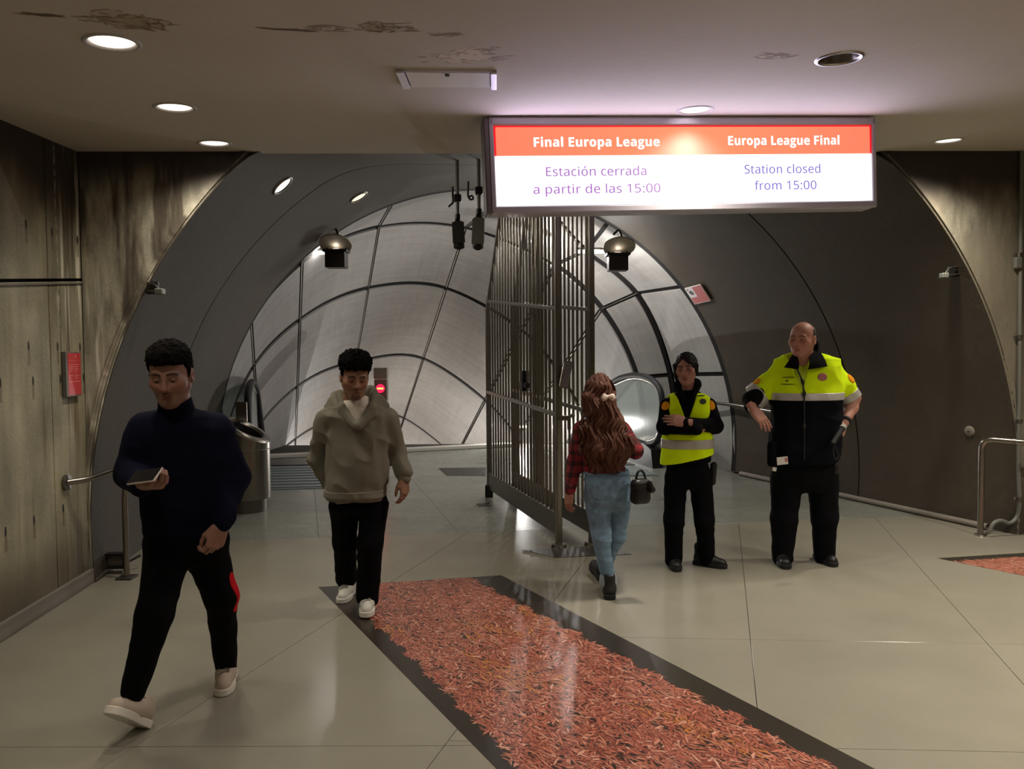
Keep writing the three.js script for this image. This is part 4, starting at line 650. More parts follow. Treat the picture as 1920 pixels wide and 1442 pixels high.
function netMesh(f, lo, hi, h, colour) {                              // naive surface nets
  const nx = Math.ceil((hi.x - lo.x) / h) + 1, ny = Math.ceil((hi.y - lo.y) / h) + 1, nz = Math.ceil((hi.z - lo.z) / h) + 1, S = 4;
  const val = new Float32Array(nx * ny * nz).fill(1), ix = (i, j, k) => (k * ny + j) * nx + i;
  for (let K0 = 0; K0 < nz; K0 += S) for (let J0 = 0; J0 < ny; J0 += S) for (let I0 = 0; I0 < nx; I0 += S) {
    const m = f(lo.x + (I0 + S / 2) * h, lo.y + (J0 + S / 2) * h, lo.z + (K0 + S / 2) * h), far = Math.abs(m) > h * S * 2.2;
    for (let k = K0; k < Math.min(K0 + S, nz); k++) for (let j = J0; j < Math.min(J0 + S, ny); j++) for (let i = I0; i < Math.min(I0 + S, nx); i++) val[ix(i, j, k)] = far ? m : f(lo.x + i * h, lo.y + j * h, lo.z + k * h);
  }
  const id = new Int32Array(nx * ny * nz).fill(-1), pos = [], E = [[0, 1], [2, 3], [4, 5], [6, 7], [0, 2], [1, 3], [4, 6], [5, 7], [0, 4], [1, 5], [2, 6], [3, 7]], v = new Float32Array(8);
  for (let k = 0; k < nz - 1; k++) for (let j = 0; j < ny - 1; j++) for (let i = 0; i < nx - 1; i++) {
    let mask = 0; for (let c = 0; c < 8; c++) { v[c] = val[ix(i + (c & 1), j + (c >> 1 & 1), k + (c >> 2))]; if (v[c] < 0) mask |= 1 << c; }
    if (mask === 0 || mask === 255) continue;
    let x = 0, y = 0, z = 0, n = 0; for (const [a, b] of E) { if ((v[a] < 0) === (v[b] < 0)) continue; const t = v[a] / (v[a] - v[b]); x += lerp(a & 1, b & 1, t); y += lerp(a >> 1 & 1, b >> 1 & 1, t); z += lerp(a >> 2, b >> 2, t); n++; }
    id[ix(i, j, k)] = pos.length / 3; pos.push(lo.x + (i + x / n) * h, lo.y + (j + y / n) * h, lo.z + (k + z / n) * h);
  }
  const tri = [], quad = (a, b, c, d, flip) => { if (a < 0 || b < 0 || c < 0 || d < 0) return; if (flip) tri.push(a, c, b, a, d, c); else tri.push(a, b, c, a, c, d); };
  for (let k = 1; k < nz - 1; k++) for (let j = 1; j < ny - 1; j++) for (let i = 1; i < nx - 1; i++) {
    const s = val[ix(i, j, k)] < 0;
    if (s !== val[ix(i + 1, j, k)] < 0) quad(id[ix(i, j - 1, k - 1)], id[ix(i, j, k - 1)], id[ix(i, j, k)], id[ix(i, j - 1, k)], !s);
    if (s !== val[ix(i, j + 1, k)] < 0) quad(id[ix(i - 1, j, k - 1)], id[ix(i - 1, j, k)], id[ix(i, j, k)], id[ix(i, j, k - 1)], !s);
    if (s !== val[ix(i, j, k + 1)] < 0) quad(id[ix(i - 1, j - 1, k)], id[ix(i, j - 1, k)], id[ix(i, j, k)], id[ix(i - 1, j, k)], !s);
  }
  const n = pos.length / 3, nor = new Float32Array(pos.length), uv = new Float32Array(n * 2), e = h * 0.45;
  for (let a = 0; a < n; a++) {
    let x = pos[a * 3], y = pos[a * 3 + 1], z = pos[a * 3 + 2], gx, gy, gz, l;
    for (let pass = 0; pass < 2; pass++) {
      gx = f(x + e, y, z) - f(x - e, y, z); gy = f(x, y + e, z) - f(x, y - e, z); gz = f(x, y, z + e) - f(x, y, z - e); l = Math.hypot(gx, gy, gz) || 1;
      if (pass === 0) { const d = clamp(f(x, y, z) / (l / (2 * e)), -0.4 * h, 0.4 * h); x -= d * gx / l; y -= d * gy / l; z -= d * gz / l; }
    }
    pos[a * 3] = x; pos[a * 3 + 1] = y; pos[a * 3 + 2] = z; nor[a * 3] = gx / l; nor[a * 3 + 1] = gy / l; nor[a * 3 + 2] = gz / l; uv[a * 2] = (x + z * 0.7); uv[a * 2 + 1] = y;
  }
  const g = new THREE.BufferGeometry(); g.setAttribute('position', new THREE.Float32BufferAttribute(pos, 3)); g.setAttribute('normal', new THREE.BufferAttribute(nor, 3)); g.setAttribute('uv', new THREE.BufferAttribute(uv, 2)); g.setIndex(tri);
  if (colour) { const c = new Float32Array(n * 3); for (let a = 0; a < n; a++) { const q = colour(pos[a * 3], pos[a * 3 + 1], pos[a * 3 + 2]); c[a * 3] = q[0]; c[a * 3 + 1] = q[1]; c[a * 3 + 2] = q[2]; } g.setAttribute('color', new THREE.BufferAttribute(c, 3)); }
  return g;
}
const box3 = (pts, m) => { const lo = V(1e9, 1e9, 1e9), hi = V(-1e9, -1e9, -1e9); for (const p of pts) { lo.min(p); hi.max(p); } return [lo.subScalar(m), hi.addScalar(m)]; };
const basis = (x, y, z, o) => new THREE.Matrix4().makeBasis(x, y, z).setPosition(o);

// head, face to +z, centre between the ears; o: beard, brow, lip, wide, long, look
function headField(o = {}) {
  const w = o.wide ?? 1, parts = [ell(V(0, 0.032, -0.012), V(0.076 * w, 0.088, 0.099)), ell(V(0, -0.03, 0.018), V(0.061 * w, 0.08, 0.074))];
  const jaw = join([cone(V(0.05 * w, -0.045, 0.0), V(0.02, -0.096, 0.058), 0.021, 0.018), cone(V(-0.05 * w, -0.045, 0.0), V(-0.02, -0.096, 0.058), 0.021, 0.018), ball(V(0, -0.097, 0.068), 0.021)], 0.03);
  const main = join([...parts, jaw, ell(V(0.043, -0.016, 0.056), V(0.024, 0.022, 0.026)), ell(V(-0.043, -0.016, 0.056), V(0.024, 0.022, 0.026))], 0.03);
  const brow = cone(V(-0.036, 0.023, 0.076), V(0.036, 0.023, 0.076), 0.0125, 0.0125), nl = o.nose ?? 1;
  const nose = join([cone(V(0, 0.018, 0.084), V(0, -0.026, 0.1 + 0.008 * nl), 0.0075, 0.0115), ball(V(0.0125, -0.032, 0.093), 0.0085), ball(V(-0.0125, -0.032, 0.093), 0.0085)], 0.01);
  const lipU = join([cone(V(-0.021, -0.0605, 0.08), V(0, -0.057, 0.092), 0.0045, 0.006), cone(V(0.021, -0.0605, 0.08), V(0, -0.057, 0.092), 0.0045, 0.006)], 0.006), lipL = cone(V(-0.014, -0.0685, 0.084), V(0.014, -0.0685, 0.084), 0.0065, 0.0065);
  const mouth = cone(V(-0.022, -0.0628, 0.092), V(0.022, -0.0628, 0.092), 0.0022, 0.0022);
  const sock = [ball(V(0.031, 0.004, 0.098), 0.0185), ball(V(-0.031, 0.004, 0.098), 0.0185)], lids = [ell(V(0.031, 0.005, 0.0748), V(0.0155, 0.0108, 0.0122)), ell(V(-0.031, 0.005, 0.0748), V(0.0155, 0.0108, 0.0122))];
  const slit = [ell(V(0.031, (o.look ?? 0) - 0.001, 0.088), V(0.0125, o.open ?? 0.0042, 0.012)), ell(V(-0.031, (o.look ?? 0) - 0.001, 0.088), V(0.0125, o.open ?? 0.0042, 0.012))];
  const ear = (s) => { const a = ell(V(s * 0.0785 * w, -0.004, -0.014), V(0.0095, 0.031, 0.02)), b = ell(V(s * 0.087 * w, -0.001, -0.008), V(0.006, 0.018, 0.011)); return minus(a, b, 0.006); };
  const el = ear(1), er = ear(-1), neck = cone(V(0, -0.07, -0.022), V(0, -0.2, -0.04), o.neck ?? 0.054, (o.neck ?? 0.054) + 0.006);
  return (x, y, z) => {
    let d = main(x, y, z); if (d > 0.09) return Math.min(d, neck(x, y, z));
    d = smin(d, brow(x, y, z), 0.018); d = smax(d, -Math.min(sock[0](x, y, z), sock[1](x, y, z)), 0.014); d = smin(d, nose(x, y, z), 0.009);
    d = smin(d, Math.min(lids[0](x, y, z), lids[1](x, y, z)), 0.004); d = smax(d, -Math.min(slit[0](x, y, z), slit[1](x, y, z)), 0.002);
    d = smin(d, Math.min(lipU(x, y, z), lipL(x, y, z)), 0.006); d = smax(d, -mouth(x, y, z), 0.003);
    d = smin(d, Math.min(el(x, y, z), er(x, y, z)), 0.01); return smin(d, neck(x, y, z), 0.03);
  };
}
const headColour = (o) => (x, y, z) => {
  let c = o.skin; const mul = (k) => [c[0] * k[0], c[1] * k[1], c[2] * k[2]];
  const cheek = Math.exp(-(((Math.abs(x) - 0.042) / 0.022) ** 2 + ((y + 0.022) / 0.022) ** 2)) * (z > 0.03 ? 1 : 0); c = mul([1 + 0.06 * cheek, 1 - 0.12 * cheek, 1 - 0.12 * cheek]);
  if (z > 0.07 && Math.abs(x) < 0.023 && y < -0.052 && y > -0.076) { const k = clamp(1.3 - (x / 0.02) ** 2) ; c = mix3(c, o.lip || [o.skin[0] * 0.8, o.skin[1] * 0.5, o.skin[2] * 0.5], 0.75 * clamp(k)); }
  { const ex = (Math.abs(x) - 0.031) / 0.02, ey = (y - 0.003) / 0.013, k = Math.exp(-(ex * ex + ey * ey)) * (z > 0.05 ? 1 : 0); c = mul([1 - 0.32 * k, 1 - 0.4 * k, 1 - 0.4 * k]); }
  const bx = Math.abs(x), by = 0.0265 + 0.004 * Math.sin((bx - 0.012) / 0.04 * 3.14) - Math.max(0, bx - 0.045) * 0.3; if (z > 0.05 && bx > 0.011 && bx < 0.053 && Math.abs(y - by) < 0.0055) c = mix3(c, o.brow || [0.012, 0.01, 0.008], 0.85);
  if (o.beard) { const ch = sstep(-0.035, -0.06, y) * sstep(-0.02, 0.03, z) , mo = (z > 0.07 && bx < 0.03 && y < -0.042 && y > -0.053 ? 1 : 0), gt = (z > 0.05 && bx < 0.026 && y < -0.08 ? 1 : 0), jaw = sstep(0.045, 0.058, bx) * sstep(0.005, -0.03, y) * sstep(-0.03, 0.0, z) * sstep(0.08, 0.05, z); const k = Math.max(ch * o.beard[0], mo * o.beard[1], gt * o.beard[2], jaw * o.beard[0]); c = mix3(c, [0.02, 0.014, 0.011], k * (0.75 + 0.25 * n3(x * 900, y * 900, z * 900))); }
  return c;
};
// hand: wrist at the origin, fingers to +y, palm to +z, thumb on the side s of x
function handField(s, curl, spread = 0, thumbIn = 0.2) {
  const fs = [], X = [0.029, 0.0095, -0.0105, -0.029], Y = [0.088, 0.094, 0.09, 0.081], L = [0.07, 0.078, 0.072, 0.057];
  const palm = join([...X.map((x, i) => cone(V(x * 0.55 * s, 0.006, 0), V(x * s, Y[i] - 0.004, 0), 0.0155, 0.0118)), cone(V(0.024 * s, 0.02, 0.006), V(0.036 * s, 0.05, 0.012), 0.016, 0.014), cone(V(-0.026 * s, 0.03, 0.005), V(-0.027 * s, 0.065, 0.002), 0.014, 0.011)], 0.014);
  X.forEach((x, i) => { let p = V(x * s, Y[i], 0), th = 0; const c = Array.isArray(curl[i]) ? curl[i] : [curl[i], curl[i] * 1.1, curl[i] * 0.7], r = [0.0094, 0.0084, 0.0076, 0.0066], seg = [0.46, 0.31, 0.25], fan = (1.5 - i) * spread * s, sub = []; for (let k = 0; k < 3; k++) { th += c[k]; const q = p.clone().add(V(Math.sin(fan) * Math.cos(th), Math.cos(th), Math.sin(th)).multiplyScalar(L[i] * seg[k])); sub.push(cone(p, q, r[k] - (i === 3 ? 0.001 : 0), r[k + 1] - (i === 3 ? 0.001 : 0))); p = q; } fs.push(join(sub, 0.003)); });
  const t0 = V(0.028 * s, 0.022, 0.008), t1 = V((0.047 - 0.012 * thumbIn) * s, 0.052, 0.014 + 0.02 * thumbIn), t2 = V((0.055 - 0.03 * thumbIn) * s, 0.08, 0.02 + 0.026 * thumbIn), t3 = V((0.057 - 0.045 * thumbIn) * s, 0.102, 0.024 + 0.03 * thumbIn);
  const thumb = join([cone(t0, t1, 0.0135, 0.011), cone(t1, t2, 0.0108, 0.0095), cone(t2, t3, 0.0095, 0.0075)], 0.004), wrist = cone(V(0, -0.05, 0), V(0, 0.012, 0), 0.027, 0.024);
  return (x, y, z) => { let d = smin(palm(x, y, z), wrist(x, y, z * 1.25), 0.014); for (const q of fs) d = smin(d, q(x, y, z), 0.004); return smin(d, thumb(x, y, z), 0.009); };
}
const makeHand = (o, s, dir, palm, curl, scale = 1, spread = 0.05, thumbIn = 0.3, skin) => {
  const f = handField(s, curl, spread, thumbIn), g = netMesh(f, V(-0.08, -0.055, -0.05), V(0.08, 0.2, 0.11), 0.003, (x, y, z) => { const k = 0.96 + 0.08 * n3(x * 60, y * 60, z * 60) - (z < 0 && y > 0.15 ? 0 : 0); return skin.map((c) => c * k); });
  const y = dir.clone().normalize(), z = palm.clone().addScaledVector(y, -palm.dot(y)).normalize(), x = y.clone().cross(z); g.scale(scale, scale, scale); g.applyMatrix4(basis(x, y, z, o)); return g;
};
const headMatrix = (c, yaw, pitch, roll, k) => new THREE.Matrix4().compose(c, new THREE.Quaternion().setFromEuler(new THREE.Euler(pitch, yaw, roll, 'YXZ')), V(k, k, k));
const inv = (m) => { const e = m.clone().invert().elements, s = 1 / Math.hypot(e[0], e[1], e[2]); return (f) => (x, y, z) => f(e[0] * x + e[4] * y + e[8] * z + e[12], e[1] * x + e[5] * y + e[9] * z + e[13], e[2] * x + e[6] * y + e[10] * z + e[14]) * s; };

const fabric = (r, g, b, o = {}) => new THREE.MeshPhysicalMaterial({ color: srgb(r, g, b), roughness: 0.95, specularIntensity: 0.2, bumpMap: T.weaveCloth, bumpScale: 0.0006, sheen: 0.2, sheenRoughness: 0.7, sheenColor: srgb(r, g, b), ...o });
T.weaveCloth = T.weave.clone(); T.weaveCloth.repeat.set(7, 7); T.weaveCloth.needsUpdate = true;
const skinMat = new THREE.MeshPhysicalMaterial({ vertexColors: true, color: 0xffffff, roughness: 0.52, specularIntensity: 0.6 });
const eyeMat = new THREE.MeshPhysicalMaterial({ vertexColors: true, color: 0xffffff, roughness: 0.15, clearcoat: 0.6 });
const eyeGeo = (() => { const g = new THREE.SphereGeometry(0.0118, 28, 20); g.rotateX(Math.PI / 2); const p = g.attributes.position, c = new Float32Array(p.count * 3); for (let i = 0; i < p.count; i++) { const r = Math.hypot(p.getX(i), p.getY(i)), f = p.getZ(i) > 0; const q = f && r < 0.0026 ? [0.004, 0.004, 0.004] : f && r < 0.0058 ? [0.05, 0.028, 0.015] : [0.28, 0.25, 0.235]; c.set(q, i * 3); } g.setAttribute('color', new THREE.BufferAttribute(c, 3)); return g; })();

// shoe: ankle over the origin, toe to +z, sole on y = 0
function shoe(parent, m, mats, o = {}) {
  const L = o.len ?? 1, hi = o.high ?? 0.1, up = join([cone(V(0, 0.052, -0.055), V(0, 0.05, 0.03), 0.037, 0.04), cone(V(0, 0.05, 0.02), V(0.002, 0.036, 0.135 * L), 0.04, 0.034), cone(V(0, 0.058, -0.045), V(0, hi, -0.052), 0.038, 0.039), cone(V(0, 0.075, -0.03), V(0, 0.05, 0.06), 0.032, 0.03)], 0.03);
  const open = cone(V(0, hi + 0.0, -0.052), V(0, hi + 0.08, -0.054), 0.032, 0.034), f = minus(above(up, 0.022, 0.006), open, 0.006);
  const put = (g) => { g.applyMatrix4(m); return g; }, root = part('shoe', put(netMesh(f, V(-0.06, 0, -0.12), V(0.06, hi + 0.06, 0.2 * L + 0.02), 0.005)), mats[0], parent);
  const sh = new THREE.Shape(); const P = [[0, -0.098], [0.03, -0.088], [0.037, -0.05], [0.034, 0.0], [0.044, 0.07], [0.04, 0.13], [0.022, 0.165], [-0.004, 0.172], [-0.026, 0.158], [-0.038, 0.11], [-0.04, 0.06], [-0.033, 0.0], [-0.036, -0.05], [-0.03, -0.088]].map(([x, z]) => new THREE.Vector2(x * 1.04, -z * (z > 0 ? L : 1)));
  sh.setFromPoints(new THREE.CatmullRomCurve3(P.map((p) => V(p.x, p.y, 0)), true).getPoints(60).map((p) => new THREE.Vector2(p.x, p.y)));
  const g = new THREE.ExtrudeGeometry(sh, { depth: 0.024, bevelEnabled: true, bevelThickness: 0.004, bevelSize: 0.004, bevelSegments: 2, steps: 1 }); g.rotateX(-Math.PI / 2); g.translate(0, 0.004, 0); part('sole', put(g), mats[1], root);
  if (o.laces) { const l = []; for (let i = 0; i < 5; i++) { const z = 0.012 + i * 0.02, top = (x, zz) => { let y = 0.18; while (y > 0.02 && f(x, y, zz) > 0.004) y -= 0.001; return V(x, y, zz); }, k = i % 2 ? 1 : -1; l.push(tube([-0.024, -0.012, 0, 0.012, 0.024].map((x) => top(x, z + x * 0.3 * k)), 0.004, 16, 6)); } part('laces', put(merge(l)), mats[2] || mats[1], root); }
  return root;
}
const stand = (p, yaw, pitch = 0, k = 1) => new THREE.Matrix4().compose(p, new THREE.Quaternion().setFromEuler(new THREE.Euler(-pitch, yaw, 0, 'YXZ')), V(k, k, k));

function person(base, label) {
  const t = thing('person', label, 'person', base.clone()); t.userData.group = undefined; delete t.userData.group;
  const o = base.clone(), add = (name, geo, mat, par, lab) => { geo.translate(-o.x, -o.y, -o.z); return part(name, geo, mat, par || t, lab); };
  return { t, add, field: (name, f, pts, m, h, mat, par, lab, colour) => { const [lo, hi] = box3(pts, m); return add(name, netMesh(f, lo, hi, h, colour), mat, par, lab); },
    head(m, o2) { return netMesh(headField(o2), V(-0.1, -0.2, -0.13), V(0.1, 0.135, 0.13), 0.0032, headColour(o2)).applyMatrix4(m); },
    eyes(m, look = 0, turn = 0) { for (const s of [-1, 1]) { const g = eyeGeo.clone(); g.rotateX(look); g.rotateY(turn); g.translate(s * 0.031, 0.0035, 0.0745); g.applyMatrix4(m); add('eye', g, eyeMat); } },
    hair(f, m, mat, h = 0.004, lo = V(-0.14, -0.14, -0.16), hi = V(0.14, 0.2, 0.14)) { return add('hair', netMesh(f, lo, hi, h).applyMatrix4(m), mat); },
    shoe(m, mats, o3) { const mm = new THREE.Matrix4().makeTranslation(-o.x, -o.y, -o.z).multiply(m); return shoe(t, mm, mats, o3); },
    body(list, pts, skin, extra) { const [lo, hi] = box3(pts, 0.16); const g = netMesh(join(list, 0.025), lo, hi, 0.012, () => skin); return add('body', mergeGeometries([g, ...extra].map((q) => { const r = q.index ? q.toNonIndexed() : q; return r; })), skinMat); } };
}
const strands = (f, amp, k = 1) => (x, y, z) => f(x, y, z) - amp * n3(x * 160 * k, y * 160 * k, z * 160 * k) - amp * n3(x * 70 * k, y * 70 * k, z * 70 * k);
// ---------------------------------------------------------------- the five people
const slabY = (y0, y1, f, k = 0.003) => (x, y, z) => smax(f(x, y, z), Math.max(y0 - y, y - y1), k);
const limb = (pts, k = 0.03) => join(pts.slice(1).map((q, i) => cone(pts[i][0], q[0], pts[i][1], q[1])), k);
const P = (list) => list.map((q) => q[0]);
const inner = (L, yaw = 0, by = 0.028) => { const n = L.length; return trunk(L.map(([p, w, d], i) => [p.clone().add(V(0, i === 0 ? -0.03 : i === n - 1 ? 0.03 : 0, 0)), w - by, d - by]), yaw); };

{ // ---- walking man in dark clothes, looking at his phone
  const t = person(V(at(350, 1000, 3.55).x, 0, -3.55), 'dark-haired man in a dark navy sweater and black trousers striding past while holding a phone');
  const skin = [0.33, 0.175, 0.125], hm = headMatrix(at(320, 704, 3.42), 0.14, 0.26, 0.03, 1.09), ho = { skin, beard: [0.35, 0.45, 0.5], open: 0.003, look: -0.002 };
  const trunkL = [[at(333, 766, 3.52), 0.085, 0.08], [at(334, 784, 3.52), 0.14, 0.1], [at(337, 806, 3.52), 0.19, 0.12], [at(345, 860, 3.53), 0.2, 0.14], [at(350, 930, 3.54), 0.19, 0.14], [at(350, 985, 3.55), 0.187, 0.135], [at(350, 1006, 3.55), 0.178, 0.13]];
  const armL = [[at(276, 808, 3.46), 0.085], [at(247, 886, 3.42), 0.066], [at(266, 910, 3.22), 0.046]], armR = [[at(403, 808, 3.56), 0.085], [at(440, 898, 3.6), 0.066], [at(420, 974, 3.43), 0.045]];
  const sweater = folds(join([trunk(trunkL, 0.12), limb(armL), limb(armR)], 0.05), 0.009, 8, 13, 3, 0.6), navy = fabric(15, 16, 34, { sheen: 0.1 }), black = fabric(11, 11, 13, { sheen: 0.08 });
  t.field('sweater', sweater, [...P(trunkL), ...P(armL), ...P(armR)], 0.2, 0.0085, navy);
  t.field('collar', minus(cone(at(331, 772, 3.5), at(329, 758, 3.485), 0.082, 0.074), cone(at(331, 778, 3.5), at(328, 745, 3.48), 0.066, 0.062), 0.006), [at(330, 765, 3.5)], 0.12, 0.006, navy);
  t.field('cuff', limb([[at(422, 966, 3.45), 0.046], [at(418, 980, 3.425), 0.042]]), [at(420, 973, 3.44)], 0.08, 0.006, navy);
  const hips = [[at(350, 975, 3.55), 0.168, 0.12], [at(350, 1012, 3.55), 0.182, 0.13], [at(352, 1050, 3.55), 0.15, 0.11]];
  const legL = [[at(316, 1030, 3.5), 0.1], [at(291, 1150, 3.33), 0.076], [at(250, 1296, 3.29), 0.05]], legR = [[at(386, 1030, 3.6), 0.1], [at(414, 1118, 3.62), 0.074], [at(424, 1250, 3.82), 0.05]];
  const tr = folds(join([trunk(hips, 0.1), limb(legL), limb(legR)], 0.05), 0.005, 9, 15, 11, 0.4);
  const trM = t.field('trousers', tr, [...P(hips), ...P(legL), ...P(legR)], 0.2, 0.0085, black);
  const red = fabric(196, 22, 36, { roughness: 0.6 });
  t.field('side_stripe', both(shell(tr, 0.003), cone(at(439, 1080, 3.6), at(440, 1136, 3.64), 0.024, 0.03)), [at(439, 1080, 3.6), at(440, 1140, 3.64)], 0.08, 0.005, red, null, 'red stripe');
  t.field('side_stripe', both(shell(tr, 0.003), cone(at(255, 1085, 3.42), at(252, 1135, 3.4), 0.02, 0.02)), [at(255, 1085, 3.42), at(252, 1135, 3.4)], 0.08, 0.005, red, null, 'red stripe');
  const wl = armL[2][0], wr = armR[2][0];
  t.body([inner(trunkL, 0.15), inner(hips, 0.1), cone(at(333, 760, 3.5), at(335, 800, 3.52), 0.055, 0.06), limb(armL.map(([p, r]) => [p, r - 0.022])), limb(armR.map(([p, r]) => [p, r - 0.022])), limb(legL.map(([p, r]) => [p, r - 0.018])), limb(legR.map(([p, r]) => [p, r - 0.018]))], [...P(armL), ...P(armR), ...P(legL), ...P(legR), at(330, 770, 3.5)], skin, [t.head(hm, ho),
    makeHand(wl.clone().add(V(0.02, 0.008, 0.03)), 1, V(0.82, 0.05, 0.5), V(-0.1, 0.85, -0.35), [[0.5, 0.8, 0.5], [0.55, 0.9, 0.5], [0.6, 0.9, 0.5], [0.7, 0.9, 0.6]], 1.05, 0.04, 0.5, skin),
    makeHand(wr.clone().add(V(-0.01, -0.025, 0.01)), -1, V(-0.3, -1, 0.2), V(-0.75, 0.1, -0.6), [[0.6, 0.9, 0.5], [0.7, 1, 0.6], [0.8, 1, 0.6], [0.9, 1, 0.6]], 1.08, 0.03, 0.6, skin)]);
  t.eyes(hm, 0.45);
  const cap = ell(V(0, 0.034, -0.014), V(0.083, 0.095, 0.106)), topf = ell(V(0, 0.082, 0.0), V(0.08, 0.066, 0.102)), face = (x, y, z) => Math.max(0.022 - z + 0.35 * Math.max(0, y - 0.03), y - 0.068 + 0.1 * Math.abs(x)), low = (x, y, z) => Math.max(y + 0.012 + 0.5 * (z + 0.03), -0.06 - z - 0.0);
  t.hair(strands(minus(minus(join([cap, topf], 0.03), face, 0.012), (x, y, z) => Math.max(y + 0.02, z < -0.03 ? y + 0.075 : -1), 0.01), 0.004), hm, fabric(15, 12, 11, { sheen: 0 }));
  t.shoe(stand(V(at(247, 1300, 3.29).x, 0.055, -3.28), -0.2, 0.66, 1.05), [std({ color: srgb(178, 162, 146), roughness: 0.8 }), std({ color: srgb(214, 206, 194), roughness: 0.6 }), std({ color: srgb(226, 220, 210) })], { laces: 1 });
  t.shoe(stand(V(at(425, 1255, 3.83).x, 0.002, -3.83), 0.22, 0, 1.06), [std({ color: srgb(176, 158, 142), roughness: 0.8 }), std({ color: srgb(216, 208, 196), roughness: 0.6 }), std({ color: srgb(120, 108, 96) })], { laces: 1 });
  const pc = at(272, 893, 3.1), ph = thing('phone', 'pale-edged phone held in front of the walking man in dark clothes', 'phone', pc), pm = V(0.75, 0.12, 0.3).normalize();
  frame(ph, pm, V(-0.1, 0.4, -0.6)); part('case', box(0.15, 0.074, 0.009, 0.004), std({ color: srgb(206, 190, 178), roughness: 0.5 }), ph); part('screen', box(0.142, 0.067, 0.002, 0.001, 0, 0, 0.005), std({ color: srgb(20, 20, 24), roughness: 0.15 }), ph); part('lens_block', box(0.022, 0.03, 0.003, 0.001, -0.055, 0.016, -0.0055), M.blackMetal, ph);
}

